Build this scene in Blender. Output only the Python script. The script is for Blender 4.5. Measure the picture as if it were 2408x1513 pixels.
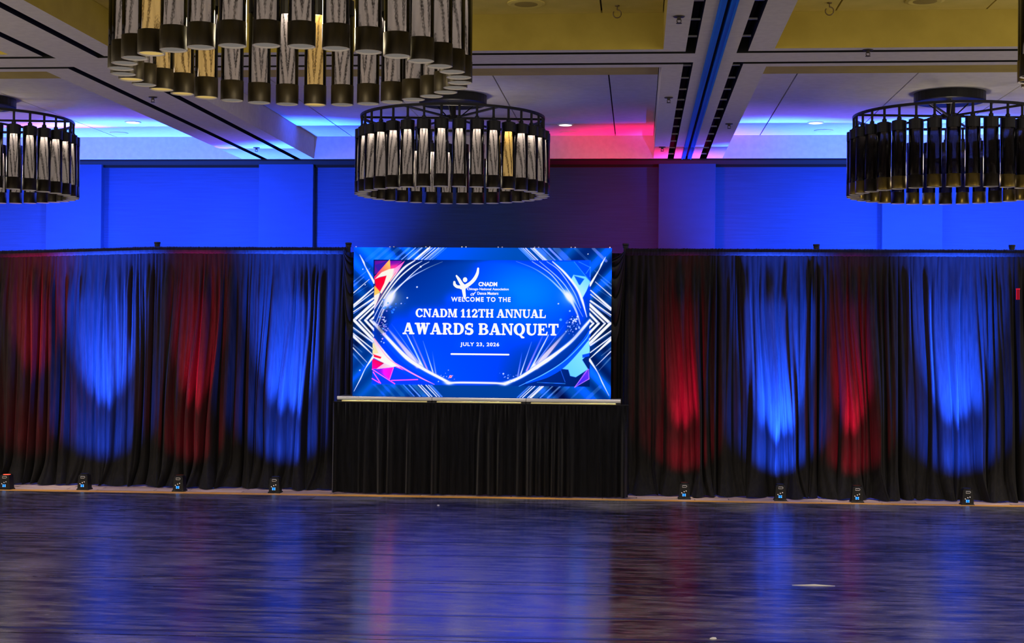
import bpy, math, random
import numpy as np
from mathutils import Vector, Matrix

# ------------------------------------------------------------------ reset
for _o in list(bpy.data.objects):
    bpy.data.objects.remove(_o, do_unlink=True)
SC = bpy.context.scene
COL = SC.collection
PI = math.pi
R = math.radians

# ------------------------------------------------------------------ camera
cam_d = bpy.data.cameras.new('camera')
cam_d.sensor_width = 36.0
cam_d.lens = 36.0 * 3430.0 / 2408.0
cam_d.clip_end = 100
cam = bpy.data.objects.new('camera', cam_d)
COL.objects.link(cam)
_phi, _pit, _roll = math.atan(296 / 3430.0), 0.0090, 0.0088
_f = Vector((-math.sin(_phi) * math.cos(_pit), math.cos(_phi) * math.cos(_pit), math.sin(_pit)))
_r0 = Vector((math.cos(_phi), math.sin(_phi), 0))
_u0 = _r0.cross(_f)
_r = math.cos(_roll) * _r0 + math.sin(_roll) * _u0
_u = -math.sin(_roll) * _r0 + math.cos(_roll) * _u0
cam.matrix_world = Matrix(((_r.x, _u.x, -_f.x, 0), (_r.y, _u.y, -_f.y, 0), (_r.z, _u.z, -_f.z, 1.6), (0, 0, 0, 1)))
SC.camera = cam

# ------------------------------------------------------------------ world, exposure, lights
w = bpy.data.worlds.new('world'); SC.world = w; w.use_nodes = True
w.node_tree.nodes['Background'].inputs[0].default_value = (1.0, 0.87, 0.76, 1)
w.node_tree.nodes['Background'].inputs[1].default_value = 1.05
SC.view_settings.view_transform = 'Standard'
SC.view_settings.look = 'None'
SC.view_settings.exposure = 0.0
SC.view_settings.gamma = 1.0
SC.view_settings.use_curve_mapping = False
SC.cycles.max_bounces = 7
SC.cycles.diffuse_bounces = 3
SC.cycles.glossy_bounces = 4
SC.cycles.transmission_bounces = 4
SC.cycles.transparent_max_bounces = 24
SC.cycles.caustics_reflective = False
SC.cycles.caustics_refractive = False
SC.cycles.sample_clamp_indirect = 4.0

BLUE = (0.010, 0.074, 1.0)
RED = (1.0, 0.0, 0.045)


def spot(name, loc, aim, energy, color, size=60, blend=1.0, rad=0.03, parent=None):
    l = bpy.data.lights.new(name, 'SPOT'); l.energy = energy; l.color = color
    l.spot_size = R(size); l.spot_blend = blend; l.shadow_soft_size = rad
    o = bpy.data.objects.new(name, l); COL.objects.link(o)
    d = Vector(aim) - Vector(loc)
    o.rotation_euler = d.to_track_quat('-Z', 'Y').to_euler()
    o.location = loc
    return o


def point(name, loc, energy, color, rad=0.3):
    l = bpy.data.lights.new(name, 'POINT'); l.energy = energy; l.color = color; l.shadow_soft_size = rad
    o = bpy.data.objects.new(name, l); COL.objects.link(o); o.location = loc
    return o


# uplights on the carpet in front of the drape: x, y, colour, drape power
UPL = [(-6.30, 14.17, 'red'), (-5.545, 14.30, 'blue'), (-4.567, 14.31, 'red'), (-3.594, 14.33, 'blue'),
       (0.468, 14.45, 'red'), (1.400, 14.46, 'blue'), (2.135, 14.44, 'red'), (3.164, 14.36, 'blue')]
for (x, y, c) in UPL:
    col = BLUE if c == 'blue' else RED
    if c == 'blue':
        spot('uplight_beam', (x, y + 0.01, 0.165), (x, y + 0.56, 1.66), 13000, col, 37, 1.0, 0.05)
        spot('uplight_spill', (x, y + 0.01, 0.165), (x, y + 0.56, 0.95), 560, col, 100, 1.0, 0.05)
    else:
        spot('uplight_beam', (x, y + 0.01, 0.165), (x, y + 0.60, 1.60), 1500, col, 26, 1.0, 0.05)
        spot('uplight_spill', (x, y + 0.01, 0.165), (x, y + 0.56, 0.95), 70, col, 100, 1.0, 0.05)
# unseen wash spots added behind the drape, without fixtures, aimed up the back wall and the coffers
WASH = (0.030, 0.105, 1.0)
for (x, e, c) in [(-6.9, 2000, WASH), (-5.5, 2000, WASH), (-4.1, 2000, WASH), (-0.05, 600, RED), (1.9, 2000, WASH), (3.2, 2300, WASH), (4.4, 2000, WASH)]:
    if c == RED: spot('wall_wash', (x, 15.6, 0.2), (x + 0.1, 16.5, 2.9), 700, (1.0, 0.0, 0.25), 60, 1.0, 0.1)
    spot('wall_wash', (x, 15.18, 0.2), (x, 16.5, 3.3) if c == WASH else (x, 16.0, 3.6), e * 2.0 if c == WASH else e, c, 66 if c == WASH else 34, 1.0, 0.1)
# the ballroom's other chandeliers, behind and beside the camera
for (x, y) in [(-6.3, 1.0), (-1.7, 0.5), (2.8, 1.0), (-6.3, 7.2), (5.2, 7.2)]:
    point('ballroom_chandelier_light', (x, y, 2.9), 100, (1.0, 0.86, 0.70), 0.5)

# unseen spots added to brighten the carpet, with no downlights built there
for x in (-6.6, -5.1, -3.2, -1.75, -0.3, 1.3, 2.77, 4.2):
    spot('carpet_fill_spot', (x, 14.36, 3.74), (x, 14.40, 0), 130, (1.0, 0.86, 0.72), 38, 0.7, 0.06)

# ------------------------------------------------------------------ materials
def mat(name, base=(0.5, 0.5, 0.5), rough=0.6, metal=0.0, spec=0.5, sheen=0.0, coat=0.0):
    m = bpy.data.materials.new(name); m.use_nodes = True
    b = m.node_tree.nodes['Principled BSDF']
    b.inputs['Base Color'].default_value = (*base, 1)
    b.inputs['Roughness'].default_value = rough
    b.inputs['Metallic'].default_value = metal
    b.inputs['Specular IOR Level'].default_value = spec
    if sheen:
        b.inputs['Sheen Weight'].default_value = sheen
        b.inputs['Sheen Roughness'].default_value = 0.4
    if coat:
        b.inputs['Coat Weight'].default_value = coat
    return m


def nd(m, typ, **kw):
    n = m.node_tree.nodes.new(typ)
    for k, v in kw.items():
        if k.startswith('i_'):
            n.inputs[k[2:]].default_value = v
        else:
            setattr(n, k, v)
    return n


def lk(m, a, ao, b, bi):
    m.node_tree.links.new(a.outputs[ao], b.inputs[bi])


def noisy(m, c0, c1, scale=(5, 5, 5), nscale=1.0, detail=4, bump=0.0, lo=0.35, hi=0.65, dist=0.02, rough=None):
    """base colour wanders between c0 and c1 with a stretched noise; optional relief"""
    b = m.node_tree.nodes['Principled BSDF']
    tc = nd(m, 'ShaderNodeTexCoord'); mp = nd(m, 'ShaderNodeMapping'); mp.inputs['Scale'].default_value = scale
    lk(m, tc, 'Object', mp, 'Vector')
    n = nd(m, 'ShaderNodeTexNoise'); n.inputs['Scale'].default_value = nscale; n.inputs['Detail'].default_value = detail
    lk(m, mp, 'Vector', n, 'Vector')
    r = nd(m, 'ShaderNodeValToRGB')
    r.color_ramp.elements[0].position = lo; r.color_ramp.elements[0].color = (*c0, 1)
    r.color_ramp.elements[1].position = hi; r.color_ramp.elements[1].color = (*c1, 1)
    lk(m, n, 'Fac', r, 'Fac'); lk(m, r, 'Color', b, 'Base Color')
    if bump:
        bp = nd(m, 'ShaderNodeBump'); bp.inputs['Strength'].default_value = bump; bp.inputs['Distance'].default_value = dist
        lk(m, n, 'Fac', bp, 'Height'); lk(m, bp, 'Normal', b, 'Normal')
    if rough:
        rr = nd(m, 'ShaderNodeMapRange'); rr.inputs['To Min'].default_value = rough[0]; rr.inputs['To Max'].default_value = rough[1]
        rr.inputs['From Min'].default_value = lo; rr.inputs['From Max'].default_value = hi
        lk(m, n, 'Fac', rr, 'Value'); lk(m, rr, 'Result', b, 'Roughness')
    return m


def emit(name, color, strength):
    m = bpy.data.materials.new(name); m.use_nodes = True
    nt = m.node_tree; nt.nodes.clear()
    e = nt.nodes.new('ShaderNodeEmission'); o = nt.nodes.new('ShaderNodeOutputMaterial')
    e.inputs[0].default_value = (*color, 1); e.inputs[1].default_value = strength
    nt.links.new(e.outputs[0], o.inputs[0])
    return m


M = {}
M['soffit'] = noisy(mat('soffit_paint', rough=0.85), (0.60, 0.56, 0.55), (0.66, 0.62, 0.60), (3, 3, 3), 6)
M['tray_white'] = noisy(mat('tray_panel_white', rough=0.8), (0.68, 0.66, 0.66), (0.74, 0.72, 0.72), (4, 4, 4), 3)
M['gold_lit'] = noisy(mat('gold_ochre_paint_lit', rough=0.8), (0.70, 0.58, 0.13), (0.78, 0.64, 0.16), (3, 3, 3), 2)  # gold lightened for the tray panels, the light on them put into the colour
M['gold_shaded'] = noisy(mat('gold_ochre_paint_shaded', rough=0.8), (0.40, 0.31, 0.04), (0.45, 0.35, 0.05), (3, 3, 3), 2)  # same gold darkened for the upright faces, their shade put into the colour
M['slot_black'] = mat('slot_black', (0.004, 0.004, 0.004), 0.7, spec=0.2)
M['slot_metal'] = mat('slot_divider_metal', (0.55, 0.55, 0.55), 0.35, 0.8)
M['track_blue'] = noisy(mat('track_blue_metal', (0.02, 0.2, 0.8), 0.4, 0.2), (0.0, 0.17, 0.70), (0.0, 0.26, 0.92), (60, 0.4, 1), 1)  # blue base colour along the whole rail
M['wallcover'] = noisy(mat('wallcovering_weave', rough=0.8), (0.007, 0.032, 0.105), (0.009, 0.040, 0.132), (1.5, 2, 45), 1.5, 5, 0.05)
M['pilaster'] = noisy(mat('pilaster_paint', rough=0.8), (0.010, 0.046, 0.148), (0.011, 0.050, 0.16), (2, 2, 12), 1.5)
M['black_metal'] = mat('black_powder_coat', (0.006, 0.006, 0.007), 0.45, 0.0, spec=0.3)
M['bronze'] = noisy(mat('dark_bronze', rough=0.5, metal=0.6), (0.012, 0.0085, 0.004), (0.02, 0.0145, 0.006), (20, 20, 3), 3)
M['liner'] = mat('white_liner', (0.75, 0.70, 0.62), 0.6)
M['alu'] = noisy(mat('brushed_aluminium', rough=0.36, metal=0.9), (0.45, 0.45, 0.46), (0.60, 0.60, 0.60), (1, 60, 60), 2)
M['alu_yellow_lit'] = noisy(mat('yellow_lit_aluminium', rough=0.38, metal=0.8), (0.55, 0.50, 0.22), (0.75, 0.68, 0.32), (2, 20, 20), 2)  # aluminium with the yellow light on the lower rail put into its colour
M['deck'] = noisy(mat('stage_deck_black', rough=0.6), (0.02, 0.02, 0.02), (0.04, 0.04, 0.04), (20, 20, 20), 3)
M['chrome'] = mat('chrome', (0.7, 0.7, 0.72), 0.2, 1.0)
M['vinyl_tape'] = mat('black_vinyl_tape', (0.018, 0.017, 0.02), 0.3, spec=0.6)
M['grey_tape'] = mat('grey_floor_tape', (0.10, 0.10, 0.11), 0.55)
M['white'] = mat('white_plastic', (0.8, 0.8, 0.8), 0.4)

# black drape and skirt cloth
def cloth(name, c0, c1, sheen, rough=0.75):
    m = mat(name, c0, rough, spec=0.12, sheen=sheen)
    return noisy(m, c0, c1, (25, 25, 2), 2, 3, 0.05, dist=0.01)
M['drape'] = cloth('drape_cloth', (0.010, 0.0095, 0.009), (0.016, 0.015, 0.0145), 0.03)
M['skirt'] = cloth('skirt_velvet', (0.003, 0.0033, 0.005), (0.007, 0.0075, 0.011), 0.2)

# smoked glass
def glass(name):
    m = bpy.data.materials.new(name); m.use_nodes = True
    nt = m.node_tree; nt.nodes.clear()
    o = nt.nodes.new('ShaderNodeOutputMaterial'); mx = nt.nodes.new('ShaderNodeMixShader')
    t = nt.nodes.new('ShaderNodeBsdfTransparent'); t.inputs[0].default_value = (0.66, 0.62, 0.59, 1)
    g = nt.nodes.new('ShaderNodeBsdfGlossy'); g.inputs['Roughness'].default_value = 0.06
    g.inputs['Color'].default_value = (0.5, 0.5, 0.5, 1)
    lw = nt.nodes.new('ShaderNodeLayerWeight'); lw.inputs['Blend'].default_value = 0.25
    nt.links.new(lw.outputs['Fresnel'], mx.inputs[0]); nt.links.new(t.outputs[0], mx.inputs[1]); nt.links.new(g.outputs[0], mx.inputs[2])
    nt.links.new(mx.outputs[0], o.inputs[0])
    return m
M['glass'] = glass('smoked_glass')

# metal mesh lining inside each glass tube: V-shaped moire, partly see-through
def mesh_shade(name, c_lo, c_hi, opac, glow=0.0):
    m = bpy.data.materials.new(name); m.use_nodes = True
    nt = m.node_tree; nt.nodes.clear()
    o = nt.nodes.new('ShaderNodeOutputMaterial')
    tc = nd(m, 'ShaderNodeTexCoord'); sx = nd(m, 'ShaderNodeSeparateXYZ'); lk(m, tc, 'Object', sx, 'Vector')
    ax = nd(m, 'ShaderNodeMath', operation='ABSOLUTE'); lk(m, sx, 'X', ax, 0)
    pw = nd(m, 'ShaderNodeMath', operation='MULTIPLY'); pw.inputs[1].default_value = 13.0; lk(m, ax, 'Value', pw, 0)
    zz = nd(m, 'ShaderNodeMath', operation='MULTIPLY'); zz.inputs[1].default_value = 1.15; lk(m, sx, 'Z', zz, 0)
    nz = nd(m, 'ShaderNodeTexNoise'); nz.inputs['Scale'].default_value = 9; nz.inputs['Detail'].default_value = 2
    oi = nd(m, 'ShaderNodeObjectInfo'); av = nd(m, 'ShaderNodeVectorMath', operation='ADD')
    lk(m, tc, 'Object', av, 0); lk(m, oi, 'Location', av, 1); lk(m, av, 'Vector', nz, 'Vector')
    ad = nd(m, 'ShaderNodeMath', operation='SUBTRACT'); lk(m, pw, 'Value', ad, 0); lk(m, zz, 'Value', ad, 1)
    n2 = nd(m, 'ShaderNodeMath', operation='MULTIPLY_ADD'); n2.inputs[1].default_value = 0.2; lk(m, nz, 'Fac', n2, 0); lk(m, ad, 'Value', n2, 2)
    sc = nd(m, 'ShaderNodeMath', operation='MULTIPLY'); sc.inputs[1].default_value = 17.0; lk(m, n2, 'Value', sc, 0)
    sn = nd(m, 'ShaderNodeMath', operation='SINE'); lk(m, sc, 'Value', sn, 0)
    fn = nd(m, 'ShaderNodeTexNoise'); fn.inputs['Scale'].default_value = 240; fn.inputs['Detail'].default_value = 2
    mp = nd(m, 'ShaderNodeMapping'); mp.inputs['Scale'].default_value = (1, 1, 0.35)
    lk(m, av, 'Vector', mp, 'Vector'); lk(m, mp, 'Vector', fn, 'Vector')
    sm = nd(m, 'ShaderNodeMath', operation='MULTIPLY_ADD'); sm.inputs[1].default_value = 0.35; sm.inputs[2].default_value = 0.1
    lk(m, sn, 'Value', sm, 0)
    s2 = nd(m, 'ShaderNodeMath', operation='ADD'); lk(m, sm, 'Value', s2, 0); lk(m, fn, 'Fac', s2, 1)
    rp = nd(m, 'ShaderNodeValToRGB')
    rp.color_ramp.elements[0].position = 0.22; rp.color_ramp.elements[0].color = (*c_lo, 1)
    rp.color_ramp.elements[1].position = 0.62; rp.color_ramp.elements[1].color = (*c_hi, 1)
    lk(m, s2, 'Value', rp, 'Fac')
    df = nd(m, 'ShaderNodeBsdfDiffuse'); tl = nd(m, 'ShaderNodeBsdfTranslucent'); tr = nd(m, 'ShaderNodeBsdfTransparent')
    lk(m, rp, 'Color', df, 'Color'); lk(m, rp, 'Color', tl, 'Color')
    m1 = nd(m, 'ShaderNodeMixShader'); m1.inputs[0].default_value = 0.5; lk(m, df, 0, m1, 1); lk(m, tl, 0, m1, 2)
    em = nd(m, 'ShaderNodeEmission'); em.inputs[1].default_value = glow; lk(m, rp, 'Color', em, 'Color')  # lamp light on the lining, put in as emission of its own
    ad2 = nd(m, 'ShaderNodeAddShader'); lk(m, m1, 0, ad2, 0); lk(m, em, 0, ad2, 1)
    m2 = nd(m, 'ShaderNodeMixShader'); m2.inputs[0].default_value = opac; lk(m, tr, 0, m2, 1); lk(m, ad2 if glow else m1, 0, m2, 2)
    nt.links.new(m2.outputs[0], o.inputs[0])
    return m
M['mesh_grey'] = mesh_shade('woven_mesh_grey', (0.05, 0.045, 0.045), (0.62, 0.58, 0.56), 0.78, 0.45)
M['mesh_gold'] = mesh_shade('woven_mesh_warm_lit', (0.12, 0.07, 0.015), (0.80, 0.62, 0.26), 0.80, 0.75)  # copy of the mesh with the warm lamp light put into its colour
M['mesh_dark'] = mesh_shade('woven_mesh_unlit', (0.015, 0.012, 0.01), (0.06, 0.05, 0.045), 0.70)  # unlit copy of the mesh, darkened in colour for the dimmer lamps
M['dif_grey'] = emit('tube_diffuser', (1.0, 0.90, 0.80), 0.16)  # tube end discs emit by themselves to stand for lamp light inside
M['dif_gold'] = emit('tube_diffuser_gold', (1.0, 0.68, 0.20), 0.55)
M['dif_dark'] = emit('tube_diffuser_dim', (1.0, 0.9, 0.8), 0.015)
M['bronze_glint'] = mat('bronze_glint', (0.18, 0.13, 0.03), 0.35, 0.9)  # brighter copy of the bronze, the glint on the caps put into its colour
M['led'] = emit('lamp_disc', (1.0, 0.95, 0.86), 60)
M['led_warm'] = emit('lamp_disc_warm', (1.0, 0.80, 0.42), 75)
M['led_dim'] = emit('lamp_disc_dim', (1.0, 0.97, 0.92), 6)
M['downlight'] = emit('downlight_lens', (1.0, 0.97, 0.9), 6)
M['lens_blue'] = emit('uplight_lens_blue', BLUE, 3.0)
M['lens_red'] = emit('uplight_lens_red', (1.0, 0.06, 0.03), 3.0)
M['lcd'] = emit('lcd_blue', (0.0, 0.26, 0.95), 1.0)
M['lcd_mark'] = emit('lcd_white', (0.55, 0.8, 1.0), 1.0)
M['signal_red'] = emit('red_glow', (1.0, 0.02, 0.06), 0.55)
M['signal_dim'] = emit('red_glow_dim', (1.0, 0.02, 0.06), 0.16)
M['screen_white'] = emit('screen_white', (1, 1, 1), 0.95)

# carpet: plank-like woven bands in tan, rose and brown
def carpet():
    m = mat('patterned_carpet', rough=0.95, spec=0.1)
    b = m.node_tree.nodes['Principled BSDF']
    tc = nd(m, 'ShaderNodeTexCoord')
    br = nd(m, 'ShaderNodeTexBrick'); br.inputs['Scale'].default_value = 1.0
    br.inputs['Brick Width'].default_value = 0.9; br.inputs['Row Height'].default_value = 0.11
    br.inputs['Mortar Size'].default_value = 0.006; br.offset = 0.37
    br.inputs['Color1'].default_value = (0.85, 0.66, 0.56, 1); br.inputs['Color2'].default_value = (0.52, 0.38, 0.32, 1)
    br.inputs['Mortar'].default_value = (0.22, 0.16, 0.13, 1)
    lk(m, tc, 'Object', br, 'Vector')
    n = nd(m, 'ShaderNodeTexNoise'); n.inputs['Scale'].default_value = 1; n.inputs['Detail'].default_value = 5
    mp = nd(m, 'ShaderNodeMapping'); mp.inputs['Scale'].default_value = (4, 30, 1); lk(m, tc, 'Object', mp, 'Vector'); lk(m, mp, 'Vector', n, 'Vector')
    mx = nd(m, 'ShaderNodeMixRGB', blend_type='MULTIPLY'); mx.inputs[0].default_value = 0.7
    rp = nd(m, 'ShaderNodeValToRGB'); rp.color_ramp.elements[0].position = 0.3; rp.color_ramp.elements[0].color = (0.4, 0.36, 0.33, 1)
    rp.color_ramp.elements[1].position = 0.7
    lk(m, n, 'Fac', rp, 'Fac'); lk(m, br, 'Color', mx, 1); lk(m, rp, 'Color', mx, 2); lk(m, mx, 'Color', b, 'Base Color')
    return m
M['carpet'] = carpet()
M['edge_wood'] = noisy(mat('honey_oak_edge', rough=0.45), (0.70, 0.30, 0.03), (0.95, 0.52, 0.10), (2, 40, 10), 2, 5)

# scuffed black vinyl dance floor
def marley():
    m = mat('scuffed_black_vinyl', (0.02, 0.02, 0.025), 0.3, spec=1.0, coat=0.0)
    m.node_tree.nodes['Principled BSDF'].inputs['IOR'].default_value = 2.1
    # scuffs run across the room, so reflections smear lengthwise
    m.node_tree.nodes['Principled BSDF'].inputs['Anisotropic'].default_value = 0.93
    tg = nd(m, 'ShaderNodeCombineXYZ'); tg.inputs[0].default_value = 0.0; tg.inputs[1].default_value = 1.0
    lk(m, tg, 'Vector', m.node_tree.nodes['Principled BSDF'], 'Tangent')
    b = m.node_tree.nodes['Principled BSDF']
    tc = nd(m, 'ShaderNodeTexCoord')
    def stretched(sc, scale, detail, rgh=0.6):
        mp = nd(m, 'ShaderNodeMapping'); mp.inputs['Scale'].default_value = sc; lk(m, tc, 'Object', mp, 'Vector')
        n = nd(m, 'ShaderNodeTexNoise'); n.inputs['Scale'].default_value = scale; n.inputs['Detail'].default_value = detail
        n.inputs['Roughness'].default_value = rgh
        lk(m, mp, 'Vector', n, 'Vector'); return n
    n1 = stretched((1.3, 5.5, 1), 1.6, 8, 0.72)     # scuffs running across
    n2 = stretched((0.5, 0.7, 1), 1.0, 4)          # large cloudy wear
    n3 = stretched((4, 20, 1), 1.0, 5, 0.7)        # fine scratches
    a = nd(m, 'ShaderNodeMath', operation='MULTIPLY_ADD'); a.inputs[1].default_value = 0.45; lk(m, n2, 'Fac', a, 0); lk(m, n1, 'Fac', a, 2)
    c = nd(m, 'ShaderNodeMath', operation='MULTIPLY_ADD'); c.inputs[1].default_value = 0.55; lk(m, n3, 'Fac', c, 0); lk(m, a, 'Value', c, 2)
    rp = nd(m, 'ShaderNodeValToRGB')
    rp.color_ramp.elements[0].position = 0.84; rp.color_ramp.elements[0].color = (0.004, 0.004, 0.006, 1)
    rp.color_ramp.elements[1].position = 1.0; rp.color_ramp.elements[1].color = (0.20, 0.185, 0.225, 1)
    # the ramp input runs past 1, so halve the range
    hv = nd(m, 'ShaderNodeMapRange'); hv.inputs['From Min'].default_value = 0.70; hv.inputs['From Max'].default_value = 1.30; lk(m, c, 'Value', hv, 'Value')
    rp.color_ramp.elements[0].position = 0.36; rp.color_ramp.elements[1].position = 0.72
    lk(m, hv, 'Result', rp, 'Fac')
    # thin pale scratches
    mu = nd(m, 'ShaderNodeMapping'); mu.inputs['Scale'].default_value = (0.55, 9.0, 1); mu.inputs['Rotation'].default_value = (0, 0, 0.03); lk(m, tc, 'Object', mu, 'Vector')
    vo = nd(m, 'ShaderNodeTexNoise'); vo.inputs['Scale'].default_value = 2.6; vo.inputs['Detail'].default_value = 1.0; vo.inputs['Distortion'].default_value = 0.7; lk(m, mu, 'Vector', vo, 'Vector')
    ab = nd(m, 'ShaderNodeMath', operation='SUBTRACT'); ab.inputs[1].default_value = 0.5; lk(m, vo, 'Fac', ab, 0)
    ab2 = nd(m, 'ShaderNodeMath', operation='ABSOLUTE'); lk(m, ab, 'Value', ab2, 0)
    ln = nd(m, 'ShaderNodeMapRange'); ln.inputs['From Min'].default_value = 0.0; ln.inputs['From Max'].default_value = 0.008; ln.inputs['To Min'].default_value = 1.0; ln.inputs['To Max'].default_value = 0.0; lk(m, ab2, 'Value', ln, 'Value')
    gt = nd(m, 'ShaderNodeMapRange'); gt.inputs['From Min'].default_value = 0.52; gt.inputs['From Max'].default_value = 0.70; lk(m, n1, 'Fac', gt, 'Value')
    lm = nd(m, 'ShaderNodeMath', operation='MULTIPLY'); lk(m, ln, 'Result', lm, 0); lk(m, gt, 'Result', lm, 1)
    mx = nd(m, 'ShaderNodeMixRGB', blend_type='MIX'); mx.inputs[2].default_value = (0.30, 0.29, 0.31, 1)
    lk(m, lm, 'Value', mx, 0); lk(m, rp, 'Color', mx, 1); lk(m, mx, 'Color', b, 'Base Color')
    rr = nd(m, 'ShaderNodeMapRange'); rr.inputs['From Min'].default_value = 0.75; rr.inputs['From Max'].default_value = 1.2
    b.inputs['Coat Roughness'].default_value = 0.13
    rr.inputs['To Min'].default_value = 0.165; rr.inputs['To Max'].default_value = 0.23
    lk(m, c, 'Value', rr, 'Value'); lk(m, rr, 'Result', b, 'Roughness')
    bp = nd(m, 'ShaderNodeBump'); bp.inputs['Strength'].default_value = 0.16; bp.inputs['Distance'].default_value = 0.003
    sl_ = nd(m, 'ShaderNodeMapRange'); sl_.inputs['From Min'].default_value = 0.86; sl_.inputs['From Max'].default_value = 1.18
    sl_.inputs['To Min'].default_value = 1.0; sl_.inputs['To Max'].default_value = 0.22
    lk(m, c, 'Value', sl_, 'Value'); lk(m, sl_, 'Result', b, 'Specular IOR Level')
    lk(m, c, 'Value', bp, 'Height'); lk(m, bp, 'Normal', b, 'Normal')
    return m
M['marley'] = marley()


# ------------------------------------------------------------------ mesh helpers
class MB:
    def __init__(s):
        s.v = []; s.f = []; s.mi = []
    def add(s, vs, fs, mi=0):
        o = len(s.v); s.v += [tuple(p) for p in vs]
        s.f += [tuple(i + o for i in f) for f in fs]; s.mi += [mi] * len(fs)
    def box(s, x0, y0, z0, x1, y1, z1, mi=0):
        s.add([(x0, y0, z0), (x1, y0, z0), (x1, y1, z0), (x0, y1, z0), (x0, y0, z1), (x1, y0, z1), (x1, y1, z1), (x0, y1, z1)],
              [(0, 3, 2, 1), (4, 5, 6, 7), (0, 1, 5, 4), (1, 2, 6, 5), (2, 3, 7, 6), (3, 0, 4, 7)], mi)
    def bevbox(s, x0, y0, z0, x1, y1, z1, b, mi=0):
        """box whose 4 vertical and top edges are chamfered"""
        def ring(i, z): return [(x0 + i + b, y0 + i, z), (x1 - i - b, y0 + i, z), (x1 - i, y0 + i + b, z), (x1 - i, y1 - i - b, z),
                                (x1 - i - b, y1 - i, z), (x0 + i + b, y1 - i, z), (x0 + i, y1 - i - b, z), (x0 + i, y0 + i + b, z)]
        vs = ring(0, z0) + ring(0, z1 - b) + ring(b, z1)
        fs = [tuple(range(7, -1, -1)), tuple(range(16, 24))]
        for k in (0, 8):
            for i in range(8):
                j = (i + 1) % 8; fs.append((k + i, k + j, k + 8 + j, k + 8 + i))
        s.add(vs, fs, mi)
    def quad(s, a, b, c, d, mi=0):
        s.add([a, b, c, d], [(0, 1, 2, 3)], mi)
    def lathe(s, prof, n=24, c=(0, 0, 0), mi=0, close=False):
        """profile of (r, z) revolved round z"""
        vs = []; fs = []
        for (r, z) in prof:
            for i in range(n):
                a = 2 * PI * i / n
                vs.append((c[0] + r * math.cos(a), c[1] + r * math.sin(a), c[2] + z))
        for k in range(len(prof) - 1):
            for i in range(n):
                j = (i + 1) % n
                fs.append((k * n + i, k * n + j, (k + 1) * n + j, (k + 1) * n + i))
        if close:
            fs.append(tuple(range(n - 1, -1, -1))); fs.append(tuple((len(prof) - 1) * n + i for i in range(n)))
        s.add(vs, fs, mi)
    def tube(s, pts, r, n=8, mi=0):
        pts = [Vector(p) for p in pts]; vs = []; fs = []
        for k, p in enumerate(pts):
            t = (pts[min(k + 1, len(pts) - 1)] - pts[max(k - 1, 0)]).normalized()
            a = Vector((0, 0, 1)) if abs(t.z) < 0.9 else Vector((1, 0, 0))
            e1 = t.cross(a).normalized(); e2 = t.cross(e1)
            rr = r[k] if isinstance(r, (list, tuple)) else r
            for i in range(n):
                q = 2 * PI * i / n
                vs.append(p + e1 * rr * math.cos(q) + e2 * rr * math.sin(q))
        for k in range(len(pts) - 1):
            for i in range(n):
                j = (i + 1) % n; fs.append((k * n + i, k * n + j, (k + 1) * n + j, (k + 1) * n + i))
        fs.append(tuple(range(n))); fs.append(tuple((len(pts) - 1) * n + i for i in range(n - 1, -1, -1)))
        s.add(vs, fs, mi)
    def mesh(s, name, mats, smooth=False):
        me = bpy.data.meshes.new(name); me.from_pydata(s.v, [], s.f)
        for m_ in (mats if isinstance(mats, (list, tuple)) else [mats]):
            me.materials.append(m_)
        if any(s.mi):
            me.polygons.foreach_set('material_index', s.mi)
        if smooth:
            me.polygons.foreach_set('use_smooth', [True] * len(s.f))
        me.update()
        return me
    def build(s, name, mats, parent=None, smooth=False, loc=None):
        return link(name, s.mesh(name, mats, smooth), parent, loc)


def link(name, me, parent=None, loc=None):
    o = bpy.data.objects.new(name, me); COL.objects.link(o)
    if parent is not None: o.parent = parent
    if loc is not None: o.location = loc
    return o


def empty(name, loc=(0, 0, 0), rz=0.0):
    o = bpy.data.objects.new(name, None); COL.objects.link(o)
    o.location = loc; o.rotation_euler = (0, 0, rz); o.empty_display_size = 0.1
    return o


def tag(o, label, cat, group=None, kind=None):
    if label: o['label'] = label
    if cat: o['category'] = cat
    if group: o['group'] = group
    if kind: o['kind'] = kind
    return o


def struct(o, label=None):
    o['kind'] = 'structure'
    if label: o['label'] = label
    return o


def grid_mesh(name, P, m, smooth=True):
    """P: array (nv, nu, 3)"""
    nv, nu = P.shape[:2]
    me = bpy.data.meshes.new(name)
    vs = P.reshape(-1, 3)
    i = np.arange(nv - 1)[:, None] * nu + np.arange(nu - 1)[None, :]
    f = np.stack([i, i + 1, i + nu + 1, i + nu], -1).reshape(-1, 4)
    me.vertices.add(len(vs)); me.vertices.foreach_set('co', vs.astype(np.float32).ravel())
    me.loops.add(f.size); me.loops.foreach_set('vertex_index', f.astype(np.int32).ravel())
    me.polygons.add(len(f)); me.polygons.foreach_set('loop_start', np.arange(0, f.size, 4, dtype=np.int32))
    me.polygons.foreach_set('use_smooth', np.full(len(f), smooth))
    me.materials.append(m); me.update(calc_edges=True); me.validate()
    return me


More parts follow.
